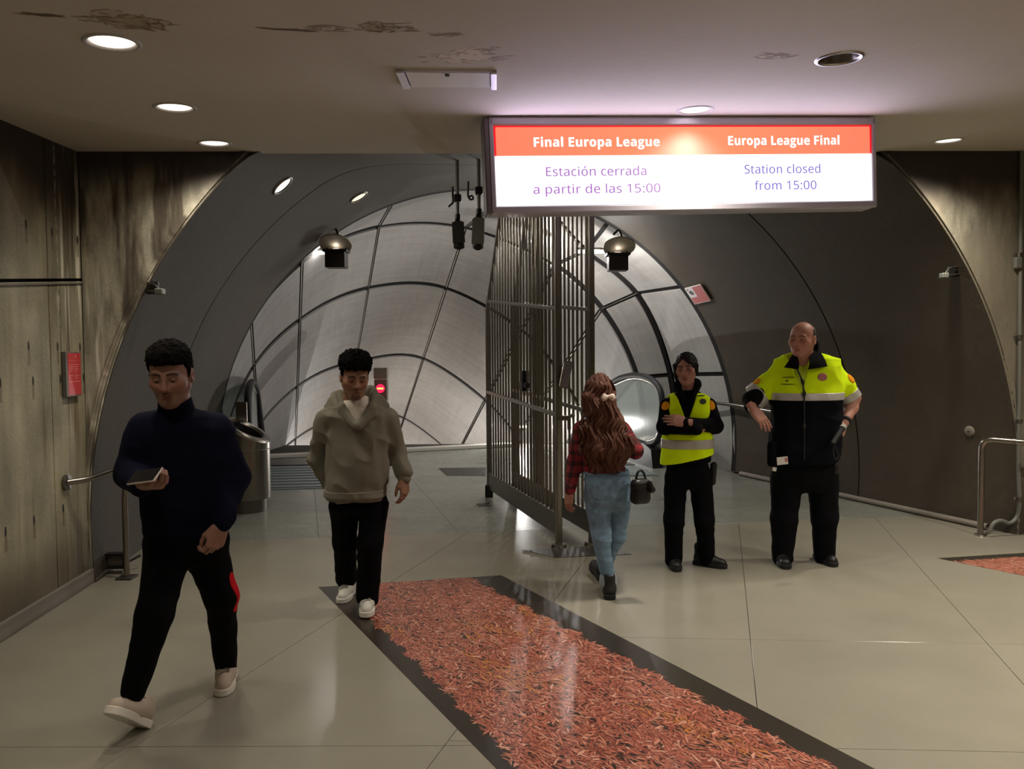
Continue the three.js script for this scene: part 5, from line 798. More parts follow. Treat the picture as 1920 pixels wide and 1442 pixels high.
{ // ---- young man in a grey hoodie, looking down
  const t = person(V(at(670, 1000, 4.95).x, 0, -4.95), 'young man with curly black hair in a loose grey hoodie and black trousers walking forward');
  const skin = [0.30, 0.155, 0.1], hm = headMatrix(at(665, 708, 4.82), 0.36, 0.26, -0.03, 1.05), ho = { skin, beard: [0.25, 0.7, 0.85], open: 0.0026, look: -0.003, nose: 1.2 };
  const L = [[at(672, 752, 4.92), 0.09, 0.085], [at(671, 764, 4.92), 0.16, 0.1], [at(670, 780, 4.92), 0.195, 0.122], [at(671, 850, 4.91), 0.187, 0.145], [at(669, 900, 4.9), 0.192, 0.152], [at(667, 926, 4.9), 0.19, 0.15], [at(667, 936, 4.9), 0.176, 0.14]];
  const aL = [[at(617, 789, 4.92), 0.075], [at(595, 858, 5.02), 0.056], [at(618, 905, 5.06), 0.05]], aR = [[at(724, 789, 4.95), 0.078], [at(745, 848, 5.0), 0.058], [at(757, 888, 4.9), 0.044]];
  const grey = fabric(118, 113, 101), base = folds(join([trunk(L, -0.04), limb(aL), limb(aR)], 0.03), 0.019, 7.5, 8, 21, 1.4), vee = cone(at(669, 742, 4.79), at(669, 799, 4.785), 0.085, 0.01), hood = base;
  t.field('hoodie', minus(hood, vee, 0.012), [...P(L), ...P(aL), ...P(aR)], 0.2, 0.0085, grey);
  t.field('hood', folds(join([limb([[at(616, 764, 4.95), 0.022], [at(632, 744, 5.0), 0.034], [at(668, 736, 5.06), 0.04], [at(694, 734, 5.02), 0.034], [at(722, 762, 4.95), 0.022]], 0.03), limb([[at(616, 764, 4.93), 0.02], [at(640, 779, 4.83), 0.016], [at(667, 801, 4.765), 0.013]], 0.02), limb([[at(637, 738, 4.93), 0.024], [at(643, 762, 4.83), 0.017], [at(665, 797, 4.765), 0.011]], 0.02), limb([[at(624, 752, 4.95), 0.026], [at(641, 770, 4.835), 0.018], [at(666, 799, 4.765), 0.013]], 0.02), limb([[at(713, 750, 4.95), 0.026], [at(700, 770, 4.835), 0.018], [at(672, 799, 4.765), 0.013]], 0.02), limb([[at(722, 762, 4.94), 0.02], [at(702, 779, 4.83), 0.016], [at(672, 801, 4.765), 0.013]], 0.02), limb([[at(701, 736, 4.93), 0.024], [at(696, 762, 4.83), 0.017], [at(673, 797, 4.765), 0.011]], 0.02)], 0.03), 0.004, 9, 14, 4), [at(606, 740, 5.0), at(740, 805, 4.8), at(670, 742, 5.1)], 0.11, 0.0075, grey);
  t.field('hem_rib', both(shell(base, 0.005), slabY(at(667, 936, 4.8).y, at(667, 921, 4.8).y, () => -1)), [at(667, 930, 4.9)], 0.27, 0.0075, fabric(124, 118, 106)); 
  t.field('cuff', limb([[at(756, 882, 4.91), 0.05], [at(758, 896, 4.895), 0.044]]), [at(757, 889, 4.9)], 0.09, 0.006, fabric(124, 118, 106));
  t.field('t_shirt', minus(trunk([[at(670, 742, 4.9), 0.07, 0.075], [at(670, 760, 4.9), 0.11, 0.095], [at(670, 800, 4.9), 0.12, 0.108]], -0.04), cone(at(668, 738, 4.78), at(668, 756, 4.77), 0.07, 0.04), 0.01), [at(670, 742, 4.9), at(670, 805, 4.9)], 0.17, 0.007, fabric(216, 206, 194));
  const hips = [[at(670, 915, 4.92), 0.165, 0.12], [at(672, 945, 4.92), 0.178, 0.13], [at(672, 966, 4.92), 0.15, 0.115]], lL = [[at(646, 950, 4.94), 0.092], [at(647, 1015, 4.98), 0.075], [at(649, 1084, 5.2), 0.07]], lR = [[at(700, 950, 4.92), 0.094], [at(694, 1020, 4.84), 0.077], [at(689, 1120, 4.9), 0.072]];
  const tr = folds(join([trunk(hips), limb(lL), limb(lR)], 0.04), 0.006, 8, 14, 31, 0.5); t.field('trousers', tr, [...P(hips), ...P(lL), ...P(lR)], 0.17, 0.0085, fabric(11, 11, 14, { sheen: 0.08 }));
  t.field('side_loop', limb([[at(716, 938, 4.86), 0.014], [at(724, 944, 4.86), 0.012], [at(718, 952, 4.87), 0.014]]), [at(719, 945, 4.86)], 0.05, 0.006, fabric(14, 14, 17));
  t.body([inner(L, -0.04), inner(hips), cone(at(668, 745, 4.88), at(671, 790, 4.92), 0.055, 0.06), limb(aL.map(([p, r]) => [p, r - 0.03])), limb(aR.map(([p, r]) => [p, r - 0.026])), limb(lL.map(([p, r]) => [p, r - 0.034])), limb(lR.map(([p, r]) => [p, r - 0.034]))], [...P(aL), ...P(aR), ...P(lL), ...P(lR), at(672, 757, 4.92)], skin, [t.head(hm, ho), makeHand(at(758, 897, 4.89), -1, V(0.03, -1, 0.16), V(-0.9, 0.1, -0.5), [[0.25, 0.5, 0.4], [0.35, 0.6, 0.4], [0.45, 0.7, 0.5], [0.5, 0.7, 0.5]], 1.05, 0.04, 0.4, skin)]);
  t.eyes(hm, 0.5);
  const cap = ell(V(0, 0.034, -0.016), V(0.08, 0.092, 0.103)), top = ell(V(0, 0.098, -0.002), V(0.098, 0.072, 0.108)), face = (x, y, z) => Math.max(0.016 - z + 0.3 * Math.max(0, y - 0.03), y - 0.07 + 0.12 * Math.abs(x));
  t.hair(strands(minus(minus(join([cap, top], 0.03), face, 0.014), (x, y, z) => Math.max(y + 0.005, z < -0.03 ? y + 0.07 : -1), 0.012), 0.008, 0.8), hm, fabric(12, 10, 10, { sheen: 0 }));
  const white = [std({ color: srgb(208, 204, 196), roughness: 0.7 }), std({ color: srgb(222, 218, 210), roughness: 0.6 }), std({ color: srgb(150, 146, 140) })];
  t.shoe(stand(V(at(652, 1100, 5.2).x, 0.002, -5.2), -0.06, 0, 1.02), white, { laces: 1 }); t.shoe(stand(V(at(689, 1130, 4.9).x, 0.004, -4.9), 0.12, 0.04, 1.04), white, { laces: 1 });
}

{ // ---- woman with long hair walking away
  const t = person(V(at(1135, 1000, 5.2).x, 0, -5.2), 'woman with long reddish brown hair in a red plaid top and blue jeans walking away');
  const skin = [0.4, 0.2, 0.15], hm = headMatrix(at(1123, 738, 5.18), Math.PI + 0.12, 0.05, 0, 0.98), plaid = dataTex(256, 256, (u, v) => { const a = (u * 4) % 1, b = (v * 4) % 1, s = (a < 0.4 ? 1 : 0) + (b < 0.4 ? 1 : 0), th = a > 0.62 && a < 0.67 || b > 0.62 && b < 0.67; return th ? C(96, 52, 52) : s === 2 ? C(40, 16, 19) : s === 1 ? C(82, 20, 27) : C(140, 30, 42); }); plaid.repeat.set(3.4, 3.4);
  const shirt = new THREE.MeshPhysicalMaterial({ map: plaid, roughness: 0.9, bumpMap: T.weaveCloth, bumpScale: 0.0006 });
  const L = [[at(1127, 780, 5.2), 0.065, 0.06], [at(1127, 792, 5.2), 0.125, 0.085], [at(1126, 803, 5.2), 0.155, 0.095], [at(1126, 835, 5.2), 0.158, 0.105], [at(1131, 872, 5.2), 0.145, 0.1], [at(1136, 888, 5.2), 0.152, 0.11]];
  const aL = [[at(1092, 806, 5.2), 0.062], [at(1078, 866, 5.24), 0.05], [at(1069, 918, 5.14), 0.036]], aR = [[at(1165, 806, 5.2), 0.062], [at(1191, 845, 5.16), 0.05], [at(1194, 848, 5.4), 0.036]];
  t.field('plaid_top', folds(join([trunk(L), limb(aL), limb(aR)], 0.04), 0.006, 9, 15, 5, 0.5), [...P(L), ...P(aL), ...P(aR)], 0.15, 0.0085, shirt);
  const denim = dataTex(256, 256, (u, v) => { const k = 0.8 + 0.35 * fbm(u * 8, v * 8, 4) + 0.2 * (hash2(u * 256 | 0, v * 256 | 0) - 0.5); return [0.47 * k, 0.58 * k, 0.68 * k]; }); denim.repeat.set(3, 3);
  const hips = [[at(1136, 879, 5.2), 0.142, 0.1], [at(1139, 905, 5.19), 0.156, 0.125], [at(1140, 935, 5.19), 0.155, 0.128], [at(1140, 955, 5.2), 0.11, 0.1]], lL = [[at(1119, 938, 5.19), 0.086], [at(1128, 1008, 5.13), 0.06], [at(1140, 1088, 5.14), 0.044]], lR = [[at(1160, 938, 5.21), 0.086], [at(1157, 1003, 5.28), 0.058], [at(1129, 1072, 5.5), 0.044]];
  const jm = new THREE.MeshPhysicalMaterial({ map: denim, roughness: 0.9, bumpMap: T.weaveCloth, bumpScale: 0.0008 }), jeans = folds(join([trunk(hips), limb(lL), limb(lR)], 0.016), 0.007, 8, 22, 17, 0.6); t.field('jeans', jeans, [...P(hips), ...P(lL), ...P(lR)], 0.16, 0.0085, jm);
  for (const x of [1121, 1158]) t.field('pocket', both(shell(jeans, 0.0035), ball(at(x, 922, 5.06), 0.058)), [at(x, 922, 5.06)], 0.07, 0.006, jm); t.field('waistband', both(shell(jeans, 0.005), slabY(at(1136, 893, 5.1).y, at(1136, 883, 5.1).y, () => -1)), [at(1137, 888, 5.2)], 0.2, 0.007, jm);
  t.field('turned_cuff', limb([[at(1140, 1084, 5.14), 0.058], [at(1140, 1092, 5.14), 0.06]]), [at(1140, 1088, 5.14)], 0.08, 0.006, fabric(150, 158, 164));
  t.body([inner(L), inner(hips), cone(at(1125, 765, 5.19), at(1127, 800, 5.2), 0.048, 0.05), limb(aL.map(([p, r]) => [p, r - 0.014])), limb(aR.map(([p, r]) => [p, r - 0.012])), limb(lL.map(([p, r]) => [p, r - 0.014])), limb(lR.map(([p, r]) => [p, r - 0.014]))], [...P(aL), ...P(aR), ...P(lL), ...P(lR), at(1127, 775, 5.2)], skin, [t.head(hm, { skin }), makeHand(at(1068, 922, 5.14), -1, V(-0.12, -1, -0.1), V(0.8, 0, -0.5), [0.3, 0.35, 0.4, 0.45], 0.94, 0.05, 0.3, skin), makeHand(at(1195, 847, 5.4), 1, V(-0.1, 0.1, -1), V(-0.6, -0.7, 0), [0.6, 0.6, 0.7, 0.8], 0.94, 0.03, 0.5, skin)]);
  const wig = join([shell(inv(hm)(ell(V(0, 0.03, -0.014), V(0.084, 0.096, 0.108))), 0.004), trunk([[at(1123, 742, 5.13), 0.088, 0.075], [at(1126, 772, 5.1), 0.115, 0.07], [at(1131, 805, 5.09), 0.16, 0.065], [at(1136, 842, 5.08), 0.165, 0.06], [at(1138, 866, 5.09), 0.13, 0.05], [at(1137, 886, 5.1), 0.07, 0.03]], 0, 2.1, 0.03)], 0.05);
  const waves = (x, y, z) => { const d = wig(x, y, z); if (Math.abs(d) > 0.06) return d; const s = 0.02 * Math.sin(y * 34 + x * 11); return d - 0.011 * n3((x + s) * 58, y * 7, z * 40) - 0.007 * n3((x + s) * 150, y * 13, z * 80) - 0.016 * n3(x * 16, y * 14, z * 14); };
  t.field('hair', waves, [at(1123, 700, 5.1), at(1137, 890, 5.1), at(1078, 820, 5.1), at(1190, 820, 5.1)], 0.13, 0.0055, new THREE.MeshPhysicalMaterial({ vertexColors: true, roughness: 0.72, specularIntensity: 0.5 }), null, null, (x, y, z) => { const k = 0.6 + 0.5 * n3(x * 120, y * 9, z * 60) + 0.3 * n3(x * 20, y * 12, z * 20); return [0.075 + 0.05 * k, 0.03 + 0.02 * k, 0.02 + 0.012 * k]; });
  const hc = at(1141, 744, 5.03); t.field('hair_clip', join([limb([[hc.clone().add(V(-0.028, 0.012, 0)), 0.009], [hc.clone().add(V(-0.03, -0.012, 0)), 0.009], [hc, 0.008]]), limb([[hc.clone().add(V(0.026, 0.008, 0)), 0.011], [hc.clone().add(V(0.028, -0.008, 0)), 0.011], [hc, 0.008]])], 0.004), [hc], 0.05, 0.004, std({ color: srgb(226, 206, 196), roughness: 0.35 }));
  const bt = [std({ color: srgb(26, 24, 25), roughness: 0.6 }), std({ color: srgb(18, 18, 18), roughness: 0.7 })];
  t.shoe(stand(V(at(1143, 1100, 5.15).x, 0.002, -5.15), Math.PI - 0.12, 0, 0.98), bt, { high: 0.15 }); t.shoe(stand(V(at(1124, 1080, 5.52).x, 0.03, -5.5), Math.PI + 0.2, 0.16, 0.98), bt, { high: 0.15 });
  const bc = at(1201, 920, 5.02), bag = thing('handbag', 'small black handbag hanging at the right side of the long-haired woman', 'handbag', bc), bm = std({ color: srgb(16, 16, 17), roughness: 0.4 });
  const bf = smin(0, 1, 0.1); part('bag_body', netMesh(folds(trunk([[V(0, 0.075, 0), 0.05, 0.032], [V(0, 0.05, 0), 0.06, 0.04], [V(0, -0.05, 0), 0.068, 0.045], [V(0, -0.085, 0), 0.06, 0.04]], 0.4, 3, 0.02), 0.004, 14, 18, 9), V(-0.11, -0.12, -0.11), V(0.11, 0.11, 0.11), 0.006), bm, bag); part('flap', netMesh(both(shell(trunk([[V(0, 0.075, 0), 0.05, 0.032], [V(0, 0.05, 0), 0.06, 0.04], [V(0, -0.05, 0), 0.068, 0.045]], 0.4, 3, 0.02), 0.004), (x, y) => 0.02 - y), V(-0.1, -0.1, -0.1), V(0.1, 0.12, 0.1), 0.005), bm, bag);
  part('strap', tube([V(-0.03, 0.075, 0.0), V(-0.02, 0.12, 0.01), V(0.0, 0.135, 0.0), V(0.022, 0.115, -0.01), V(0.035, 0.07, 0.0)], 0.008, 40, 8), bm, bag); part('tassel', netMesh(folds(limb([[V(0.055, 0.06, 0.03), 0.014], [V(0.07, 0.01, 0.03), 0.02]]), 0.005, 40, 10, 1), V(0, -0.04, -0.02), V(0.11, 0.1, 0.08), 0.005), bm, bag);
}
const yellow = fabric(222, 255, 20, { sheen: 0 }), silver = std({ color: srgb(186, 182, 176), roughness: 0.45, metalness: 0.25 }), navyBlack = fabric(11, 11, 15, { sheen: 0.08 }), orange = fabric(226, 150, 30), darkPrint = std({ color: srgb(48, 52, 44), roughness: 0.7 });

{ // ---- woman guard with crossed arms
  const t = person(V(at(1290, 900, 5.82).x, 0, -5.82), 'woman guard with black hair and crossed arms wearing a yellow reflective vest over black clothes');
  const skin = [0.4, 0.2, 0.155], hm = headMatrix(at(1287, 692, 5.76), -0.4, 0.08, 0.05, 0.98), ho = { skin, lip: [0.3, 0.08, 0.075], nose: 0.8, wide: 0.95, neck: 0.046 };
  const L = [[at(1290, 730, 5.8), 0.07, 0.065], [at(1290, 741, 5.8), 0.11, 0.085], [at(1290, 752, 5.8), 0.16, 0.095], [at(1289, 780, 5.8), 0.165, 0.105], [at(1290, 830, 5.8), 0.165, 0.115], [at(1290, 868, 5.8), 0.17, 0.12]];
  const aL = [[at(1252, 760, 5.8), 0.058], [at(1245, 801, 5.73), 0.05], [at(1306, 806, 5.58), 0.04]], aR = [[at(1328, 760, 5.8), 0.058], [at(1342, 799, 5.73), 0.05], [at(1283, 792, 5.56), 0.038]];
  const shirt = folds(join([trunk(L), limb(aL), limb(aR)], 0.035), 0.005, 10, 16, 2, 0.6); t.field('black_jacket', shirt, [...P(L), ...P(aL), ...P(aR)], 0.15, 0.008, navyBlack);
  t.field('collar', minus(join([cone(at(1270, 722, 5.74), at(1279, 744, 5.69), 0.03, 0.016), cone(at(1308, 722, 5.76), at(1300, 744, 5.69), 0.03, 0.016), cone(at(1276, 720, 5.82), at(1304, 720, 5.82), 0.045, 0.045)], 0.02), cone(at(1289, 700, 5.74), at(1290, 736, 5.77), 0.062, 0.05), 0.006), [at(1289, 725, 5.77)], 0.13, 0.006, navyBlack);
  const VL = [[at(1290, 736, 5.8), 0.12, 0.09], [at(1290, 746, 5.8), 0.168, 0.105], [at(1289, 775, 5.8), 0.182, 0.122], [at(1289, 830, 5.8), 0.188, 0.138], [at(1288, 868, 5.8), 0.197, 0.146], [at(1287, 886, 5.8), 0.2, 0.148]];
  const tv = trunk(VL), vc = at(1290, 800, 5.68), vest0 = folds(tv, 0.006, 7, 9, 13, 0.4), armH = (s) => cone(at(1290 + s * 47, 750, 5.8), at(1290 + s * 52, 792, 5.78), 0.066, 0.05);
  const vee = (x, y, z) => { const w = 0.082 - (at(1290, 735, 5.7).y - y) * 0.34; return z < -5.83 ? 1 : Math.abs(x - vc.x + 0.004) - w; };
  const vest = (x, y, z) => { let d = vest0(x, y, z); d = smax(d, -vee(x, y, z), 0.006); d = smax(d, -Math.min(armH(1)(x, y, z), armH(-1)(x, y, z)), 0.01); return smax(d, at(1290, 866, 5.66).y + 0.21 * (x - vc.x) - y, 0.005); };
  t.field('reflective_vest', vest, P(VL), 0.21, 0.008, yellow);
  const b0 = at(1289, 843, 5.66).y, b1 = at(1289, 826, 5.66).y; t.field('reflective_band', slabY(b0, b1, shell(vest, 0.0045)), [at(1289, 834, 5.8)], 0.22, 0.007, silver, null, 'grey reflective band');
  for (const s of [-1, 1]) t.field('sleeve_badge', both(shell(shirt, 0.005), ball(at(1290 + s * 43.5, 760, 5.73), 0.036)), [at(1290 + s * 43.5, 760, 5.74)], 0.06, 0.005, orange, null, 'orange badge');
  t.field('vest_badge', both(shell(vest, 0.005), ell(at(1319, 753, 5.69), V(0.028, 0.021, 0.06))), [at(1319, 753, 5.69)], 0.06, 0.005, darkPrint, null, 'dark oval badge'); t.field('vest_print', both(shell(vest, 0.005), ell(at(1316, 742, 5.7), V(0.034, 0.005, 0.06))), [at(1316, 742, 5.7)], 0.06, 0.004, darkPrint);
  const hips = [[at(1289, 860, 5.82), 0.148, 0.11], [at(1290, 890, 5.82), 0.165, 0.12], [at(1290, 914, 5.82), 0.13, 0.1]], lL = [[at(1268, 900, 5.82), 0.088], [at(1264, 975, 5.8), 0.074], [at(1263, 1050, 5.84), 0.062]], lR = [[at(1313, 900, 5.82), 0.088], [at(1321, 975, 5.8), 0.072], [at(1325, 1048, 5.86), 0.06]];
  t.field('trousers', folds(join([trunk(hips), limb(lL), limb(lR)], 0.035), 0.006, 9, 15, 8, 0.5), [...P(hips), ...P(lL), ...P(lR)], 0.16, 0.0085, navyBlack);
  t.field('holster', limb([[at(1338, 872, 5.8), 0.026], [at(1337, 905, 5.8), 0.02]]), [at(1338, 888, 5.8)], 0.1, 0.006, M.rubber);
  t.body([inner(L), inner(hips), cone(at(1289, 715, 5.78), at(1290, 750, 5.8), 0.045, 0.05), limb(aL.map(([p, r]) => [p, r - 0.014])), limb(aR.map(([p, r]) => [p, r - 0.012])), limb(lL.map(([p, r]) => [p, r - 0.02])), limb(lR.map(([p, r]) => [p, r - 0.02]))], [...P(aL), ...P(aR), ...P(lL), ...P(lR), at(1290, 735, 5.8)], skin, [t.head(hm, ho), makeHand(at(1285, 791, 5.545), -1, V(-1, 0.12, 0.02), V(0, -0.25, -1), [0.15, 0.15, 0.2, 0.25], 0.94, 0.03, 0.3, skin), makeHand(at(1304, 806, 5.6), 1, V(0.9, 0.35, -0.5), V(0, 0, -1), [0.4, 0.4, 0.4, 0.4], 0.92, 0.03, 0.3, skin)]);
  t.eyes(hm, 0.1, -0.1);
  const cap = ell(V(0, 0.034, -0.016), V(0.084, 0.097, 0.108)), face = (x, y, z) => Math.max(0.016 - z + 0.55 * Math.max(0, y - 0.025), Math.abs(x + 0.012) - 0.062 + Math.max(0, y - 0.02) * 0.9);
  const side = join([cone(V(-0.078, 0.03, 0.03), V(-0.076, -0.07, 0.03), 0.018, 0.011), cone(V(0.078, 0.03, 0.015), V(0.079, -0.045, 0.0), 0.016, 0.012), cone(V(0, 0.0, -0.11), V(0.02, -0.12, -0.1), 0.04, 0.026)], 0.02);
  t.hair(strands(join([minus(minus(cap, face, 0.01), (x, y, z) => y + 0.07, 0.012), side], 0.02), 0.0025, 0.6), hm, new THREE.MeshPhysicalMaterial({ color: srgb(15, 13, 15), roughness: 0.62, specularIntensity: 0.5 }));
  const bt = [std({ color: srgb(20, 20, 20), roughness: 0.5 }), std({ color: srgb(14, 14, 14), roughness: 0.7 })]; t.shoe(stand(V(at(1263, 1050, 5.86).x, 0.002, -5.86), -0.05, 0, 0.98), bt, { high: 0.15 }); t.shoe(stand(V(at(1322, 1050, 5.88).x, 0.002, -5.87), 0.95, 0, 0.98), bt, { high: 0.15 });
}

{ // ---- bald guard gesturing
  const t = person(V(at(1508, 900, 5.9).x, 0, -5.9), 'tall balding man guard in yellow and navy reflective jacket, one hand on hip');
  const skin = [0.47, 0.225, 0.17], hm = headMatrix(at(1504, 637, 5.84), -0.72, 0.06, -0.03, 1.1), ho = { skin, nose: 1.3, wide: 1.04, neck: 0.062, brow: [0.14, 0.07, 0.05], open: 0.0035 };
  const L = [[at(1511, 661, 5.92), 0.11, 0.09], [at(1511, 667, 5.92), 0.18, 0.115], [at(1511, 674, 5.92), 0.245, 0.13], [at(1512, 700, 5.92), 0.262, 0.155], [at(1512, 750, 5.9), 0.264, 0.178], [at(1510, 800, 5.89), 0.262, 0.192], [at(1508, 848, 5.89), 0.262, 0.195], [at(1508, 868, 5.9), 0.248, 0.185]];
  const sL = [[at(1478, 699, 5.95), 0.095], [at(1445, 722, 5.94), 0.094], [at(1408, 750, 5.92), 0.09]], sR = [[at(1550, 698, 5.95), 0.095], [at(1577, 724, 5.97), 0.09], [at(1598, 756, 5.99), 0.084]];
  const cutL = cutBy(limb(sL), at(1415, 744, 5.92), V(-0.81, -0.59, 0), 0.006), cutR = cutBy(limb(sR), at(1594, 747, 5.99), V(0.5, -0.86, 0), 0.006), all = folds(join([trunk(L, -0.04), cutL, cutR], 0.04), 0.009, 7, 10, 6, 0.6), armCut = (f) => f;
  const neckV = (x, y, z) => { const w = Math.max(0, (y - at(1508, 735, 5.72).y)) * 0.3 + 0.002; return z < -5.88 ? 1 : Math.abs(x - at(1507, 700, 5.72).x) - w; };
  const jk = (x, y, z) => smax(armCut(all)(x, y, z), -neckV(x, y, z), 0.006), yB = at(1510, 752, 5.71).y, yT = at(1510, 738, 5.71).y, pts = [...P(L), ...P(sL), ...P(sR)];
  t.field('yellow_jacket', above(jk, yB, 0.004), pts.filter((p) => p.y > yB - 0.1), 0.21, 0.008, yellow); t.field('navy_panel', below(jk, yB, 0.004), P(L).filter((p) => p.y < yB + 0.1), 0.28, 0.0085, fabric(11, 12, 19, { sheen: 0.08 }));
  const torso = (x, y, z) => smax(jk(x, y, z), Math.abs(x - at(1510, 740, 5.9).x) - 0.27, 0.004);
  t.field('reflective_band', slabY(yB, yT, shell(torso, 0.0045)), [at(1510, 745, 5.9)], 0.3, 0.007, silver, null, 'grey reflective band');
  for (const [f, p, n] of [[sL, at(1415, 744, 5.92), V(-0.81, -0.59, 0)], [sR, at(1594, 747, 5.99), V(0.5, -0.86, 0)]]) { const q = p.clone().addScaledVector(n, -0.055); t.field('sleeve_band', cutBy(cutBy(shell(limb(f), 0.009), p.clone().addScaledVector(n, 0.008), n, 0.003), q, n.clone().negate(), 0.003), [p], 0.14, 0.006, silver, null, 'grey reflective band'); }
  t.field('sleeve_badge', both(shell(limb(sR), 0.011), ball(at(1592, 712, 5.92), 0.045)), [at(1592, 712, 5.92)], 0.08, 0.005, orange, null, 'orange badge'); t.field('sleeve_badge', both(shell(limb(sL), 0.011), ball(at(1417, 712, 5.9), 0.035)), [at(1417, 712, 5.9)], 0.08, 0.005, orange, null, 'orange badge');
  const bd = (name, x, y, w, h, m, label) => t.field(name, both(shell(all, 0.006), ell(at(x, y, 5.74), V(w, h, 0.1))), [at(x, y, 5.74)], 0.1, 0.004, m, null, label); const crest = std({ color: srgb(168, 104, 98), roughness: 0.7 });
  bd('chest_badge', 1544, 707, 0.038, 0.03, crest, 'round red and white badge'); bd('badge_line', 1544, 704, 0.034, 0.004, silver); bd('badge_line', 1544, 711, 0.034, 0.004, silver);
  const faint = std({ color: srgb(104, 122, 40), roughness: 0.8 }); bd('chest_print', 1481, 708, 0.058, 0.005, faint); bd('chest_print', 1479, 721, 0.06, 0.005, faint); bd('chest_print', 1480, 714.5, 0.012, 0.01, faint);
  t.field('polo_shirt', minus(trunk([[at(1508, 674, 5.9), 0.08, 0.085], [at(1510, 690, 5.9), 0.15, 0.125], [at(1511, 745, 5.9), 0.19, 0.172]], -0.04), cone(at(1505, 668, 5.8), at(1505, 684, 5.77), 0.075, 0.045), 0.01), [at(1508, 674, 5.9), at(1511, 745, 5.9)], 0.2, 0.007, fabric(198, 222, 60, { sheen: 0 }));
  t.field('collar', minus(cone(at(1510, 672, 5.9), at(1511, 652, 5.92), 0.112, 0.1), join([cone(at(1508, 690, 5.88), at(1508, 630, 5.88), 0.094, 0.09), cone(at(1503, 690, 5.75), at(1503, 630, 5.75), 0.11, 0.11)], 0.02), 0.006), [at(1510, 664, 5.9)], 0.18, 0.006, navyBlack);
  const flap = (q) => { const [A, B, Cc, D] = q.map((p) => at(...p)); t.add('collar_flap', slabSheet(8, 8, (u, v) => { const p = A.clone().lerp(D, u).lerp(B.clone().lerp(Cc, u), v); p.z += 0.03 * Math.sin(v * 3.14) * 0.6 + 0.012 * Math.sin(u * 3.14); return p; }, () => V(0, 0, -0.014)), navyBlack); };
  flap([[1489, 659, 5.84], [1471, 689, 5.75], [1497, 693, 5.715], [1497, 674, 5.76]]); flap([[1532, 650, 5.88], [1552, 687, 5.75], [1516, 693, 5.715], [1518, 670, 5.765]]);
  t.field('zip', limb([[at(1494, 690, 5.73), 0.006], [at(1505, 716, 5.722), 0.006], [at(1508, 738, 5.718), 0.006], [at(1508, 800, 5.698), 0.005], [at(1508, 862, 5.7), 0.005]]), [at(1494, 690, 5.73), at(1508, 862, 5.7)], 0.03, 0.004, M.rubber);
  t.field('undersleeve', limb([[at(1424, 738, 5.9), 0.066], [at(1408, 750, 5.84), 0.06], [at(1408, 762, 5.75), 0.05]]), [at(1428, 736, 5.92), at(1404, 756, 5.78)], 0.1, 0.007, navyBlack);
  const hips = [[at(1508, 846, 5.92), 0.235, 0.17], [at(1508, 885, 5.92), 0.236, 0.17], [at(1508, 920, 5.92), 0.18, 0.13]], lL = [[at(1475, 905, 5.92), 0.118], [at(1470, 970, 5.9), 0.098], [at(1468, 1046, 5.9), 0.077]], lR = [[at(1543, 905, 5.92), 0.118], [at(1546, 970, 5.9), 0.096], [at(1546, 1044, 5.93), 0.074]];
  t.field('trousers', folds(join([trunk(hips), limb(lL), limb(lR)], 0.04), 0.006, 8, 13, 14, 0.5), [...P(hips), ...P(lL), ...P(lR)], 0.2, 0.009, navyBlack);
  const fl = [[at(1410, 742, 5.9), 0.052], [at(1407, 755, 5.8), 0.036], [at(1412, 768, 5.66), 0.034]], fr = [[at(1600, 746, 5.98), 0.05], [at(1596, 765, 5.94), 0.047], [at(1583, 793, 5.84), 0.033]];
  t.body([inner(L, -0.04, 0.035), inner(hips), cone(at(1508, 660, 5.86), at(1512, 700, 5.92), 0.065, 0.07), limb([[sL[0][0], 0.05], [at(1420, 742, 5.92), 0.045], ...fl.slice(1)].map(([p, r]) => [p, Math.min(r, 0.06)])), limb([sR[0], ...fr].map(([p, r]) => [p, Math.min(r, 0.058)])), limb(lL.map(([p, r]) => [p, r - 0.03])), limb(lR.map(([p, r]) => [p, r - 0.03]))], [...P(fl), ...P(fr), ...P(lL), ...P(lR), at(1512, 680, 5.92), sL[0][0], sR[0][0]], skin, [t.head(hm, ho), makeHand(at(1413, 768, 5.65), 1, V(0.55, -0.75, 0.35), V(-0.2, -0.5, -0.85), [0.2, 0.22, 0.26, 0.3], 1.12, 0.06, 0.2, skin), makeHand(at(1582, 795, 5.84), -1, V(-0.5, -0.75, 0.6), V(-0.6, 0.1, -0.8), [0.5, 0.6, 0.7, 0.7], 1.1, 0.03, 0.3, skin)]);
  t.eyes(hm, 0.05, -0.15);
  const cap = ell(V(0, 0.032, -0.014), V(0.083, 0.092, 0.105)), bald = (x, y, z) => Math.max(0.075 - y - 0.25 * (z + 0.02), -0.09 - z), fc = (x, y, z) => 0.012 - z + 0.4 * y, low = (x, y, z) => y + 0.05;
  t.hair(strands(minus(minus(minus(cap, bald, 0.008), (x, y, z) => (y < 0.022 ? -0.035 : 0.004) - z, 0.008), low, 0.008), 0.0015, 1), hm, std({ color: srgb(46, 38, 33), roughness: 0.8 }));
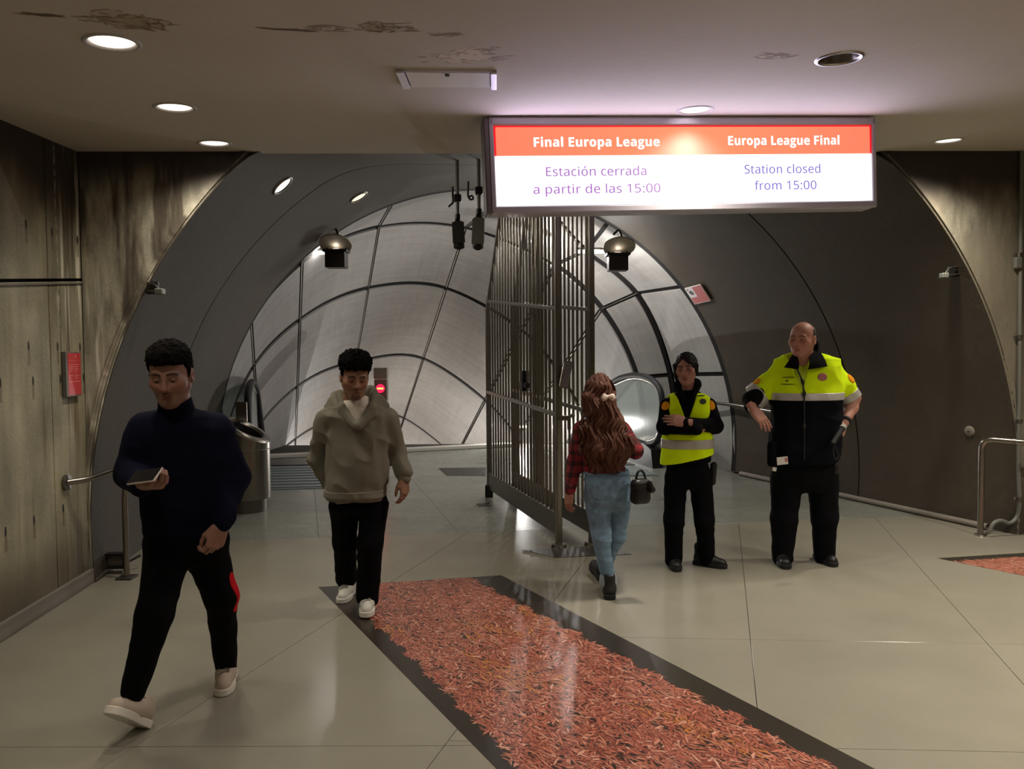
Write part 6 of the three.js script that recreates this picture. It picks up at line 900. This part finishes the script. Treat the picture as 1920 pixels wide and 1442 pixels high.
  const bt = [std({ color: srgb(18, 18, 18), roughness: 0.45 }), std({ color: srgb(12, 12, 12), roughness: 0.7 }), std({ color: srgb(30, 30, 30) })]; t.shoe(stand(V(at(1464, 1050, 5.92).x, 0.002, -5.92), -0.12, 0, 1.08), bt, { laces: 1 }); t.shoe(stand(V(at(1545, 1050, 5.95).x, 0.002, -5.97), 0.1, 0, 1.06), bt, { laces: 1 });
  const wc = at(1585, 788, 5.85), wd = fr[2][0].clone().sub(fr[1][0]).normalize(), wg = new THREE.TorusGeometry(0.037, 0.009, 10, 36); wg.scale(1, 1, 1.6); wg.applyQuaternion(new THREE.Quaternion().setFromUnitVectors(V(0, 0, 1), wd)); wg.translate(wc.x, wc.y, wc.z); t.add('watch', wg, M.rubber);
  const idc = (x, y, w, h, rot) => { const c = at(x, y, 5.69), g = box(w, h, 0.004, 0.001); g.rotateZ(rot); g.translate(c.x, c.y, c.z); return g; };
  const card = t.add('id_card', idc(1467, 864, 0.082, 0.058, 0.1), std({ color: srgb(204, 198, 192), roughness: 0.4 }), null, 'white identity card'); t.add('id_stripe', idc(1474, 862, 0.02, 0.03, 0.1).translate(0, 0, 0.003), crest, card); t.add('id_tag', idc(1452, 880, 0.03, 0.028, -0.2), std({ color: srgb(190, 184, 178) }));
  t.field('pouch', limb([[at(1447, 835, 5.76), 0.034], [at(1446, 868, 5.76), 0.03]]), [at(1447, 850, 5.76)], 0.12, 0.007, navyBlack); t.field('radio_pouch', limb([[at(1566, 872, 5.8), 0.022], [at(1566, 884, 5.8), 0.022]]), [at(1566, 878, 5.8)], 0.07, 0.006, M.blackMetal);
  const ta = at(1583, 798, 5.67), tb = at(1561, 832, 5.6), torch = thing('torch', 'short black torch with a pale tip at the right hip of the bald guard', 'torch', ta), d = tb.clone().sub(ta); part('barrel', bar(d.clone().multiplyScalar(0.08), d, 0.021, 0.018, 20), M.rubber, torch); part('tip', bar(V(0, 0, 0), d.clone().multiplyScalar(0.14), 0.022, 0.024, 20), M.painted, torch);
  const q = (x, y) => at(x, y, 5.6).sub(ta); part('cord', tube([q(1562, 830), q(1568, 842), q(1572, 856), q(1567, 862), q(1563, 852), q(1563, 838)], 0.005, 40, 6), M.rubber, torch);
}
// ---------------------------------------------------------------- hand over
shadows(scene);
renderer.render(scene, camera);
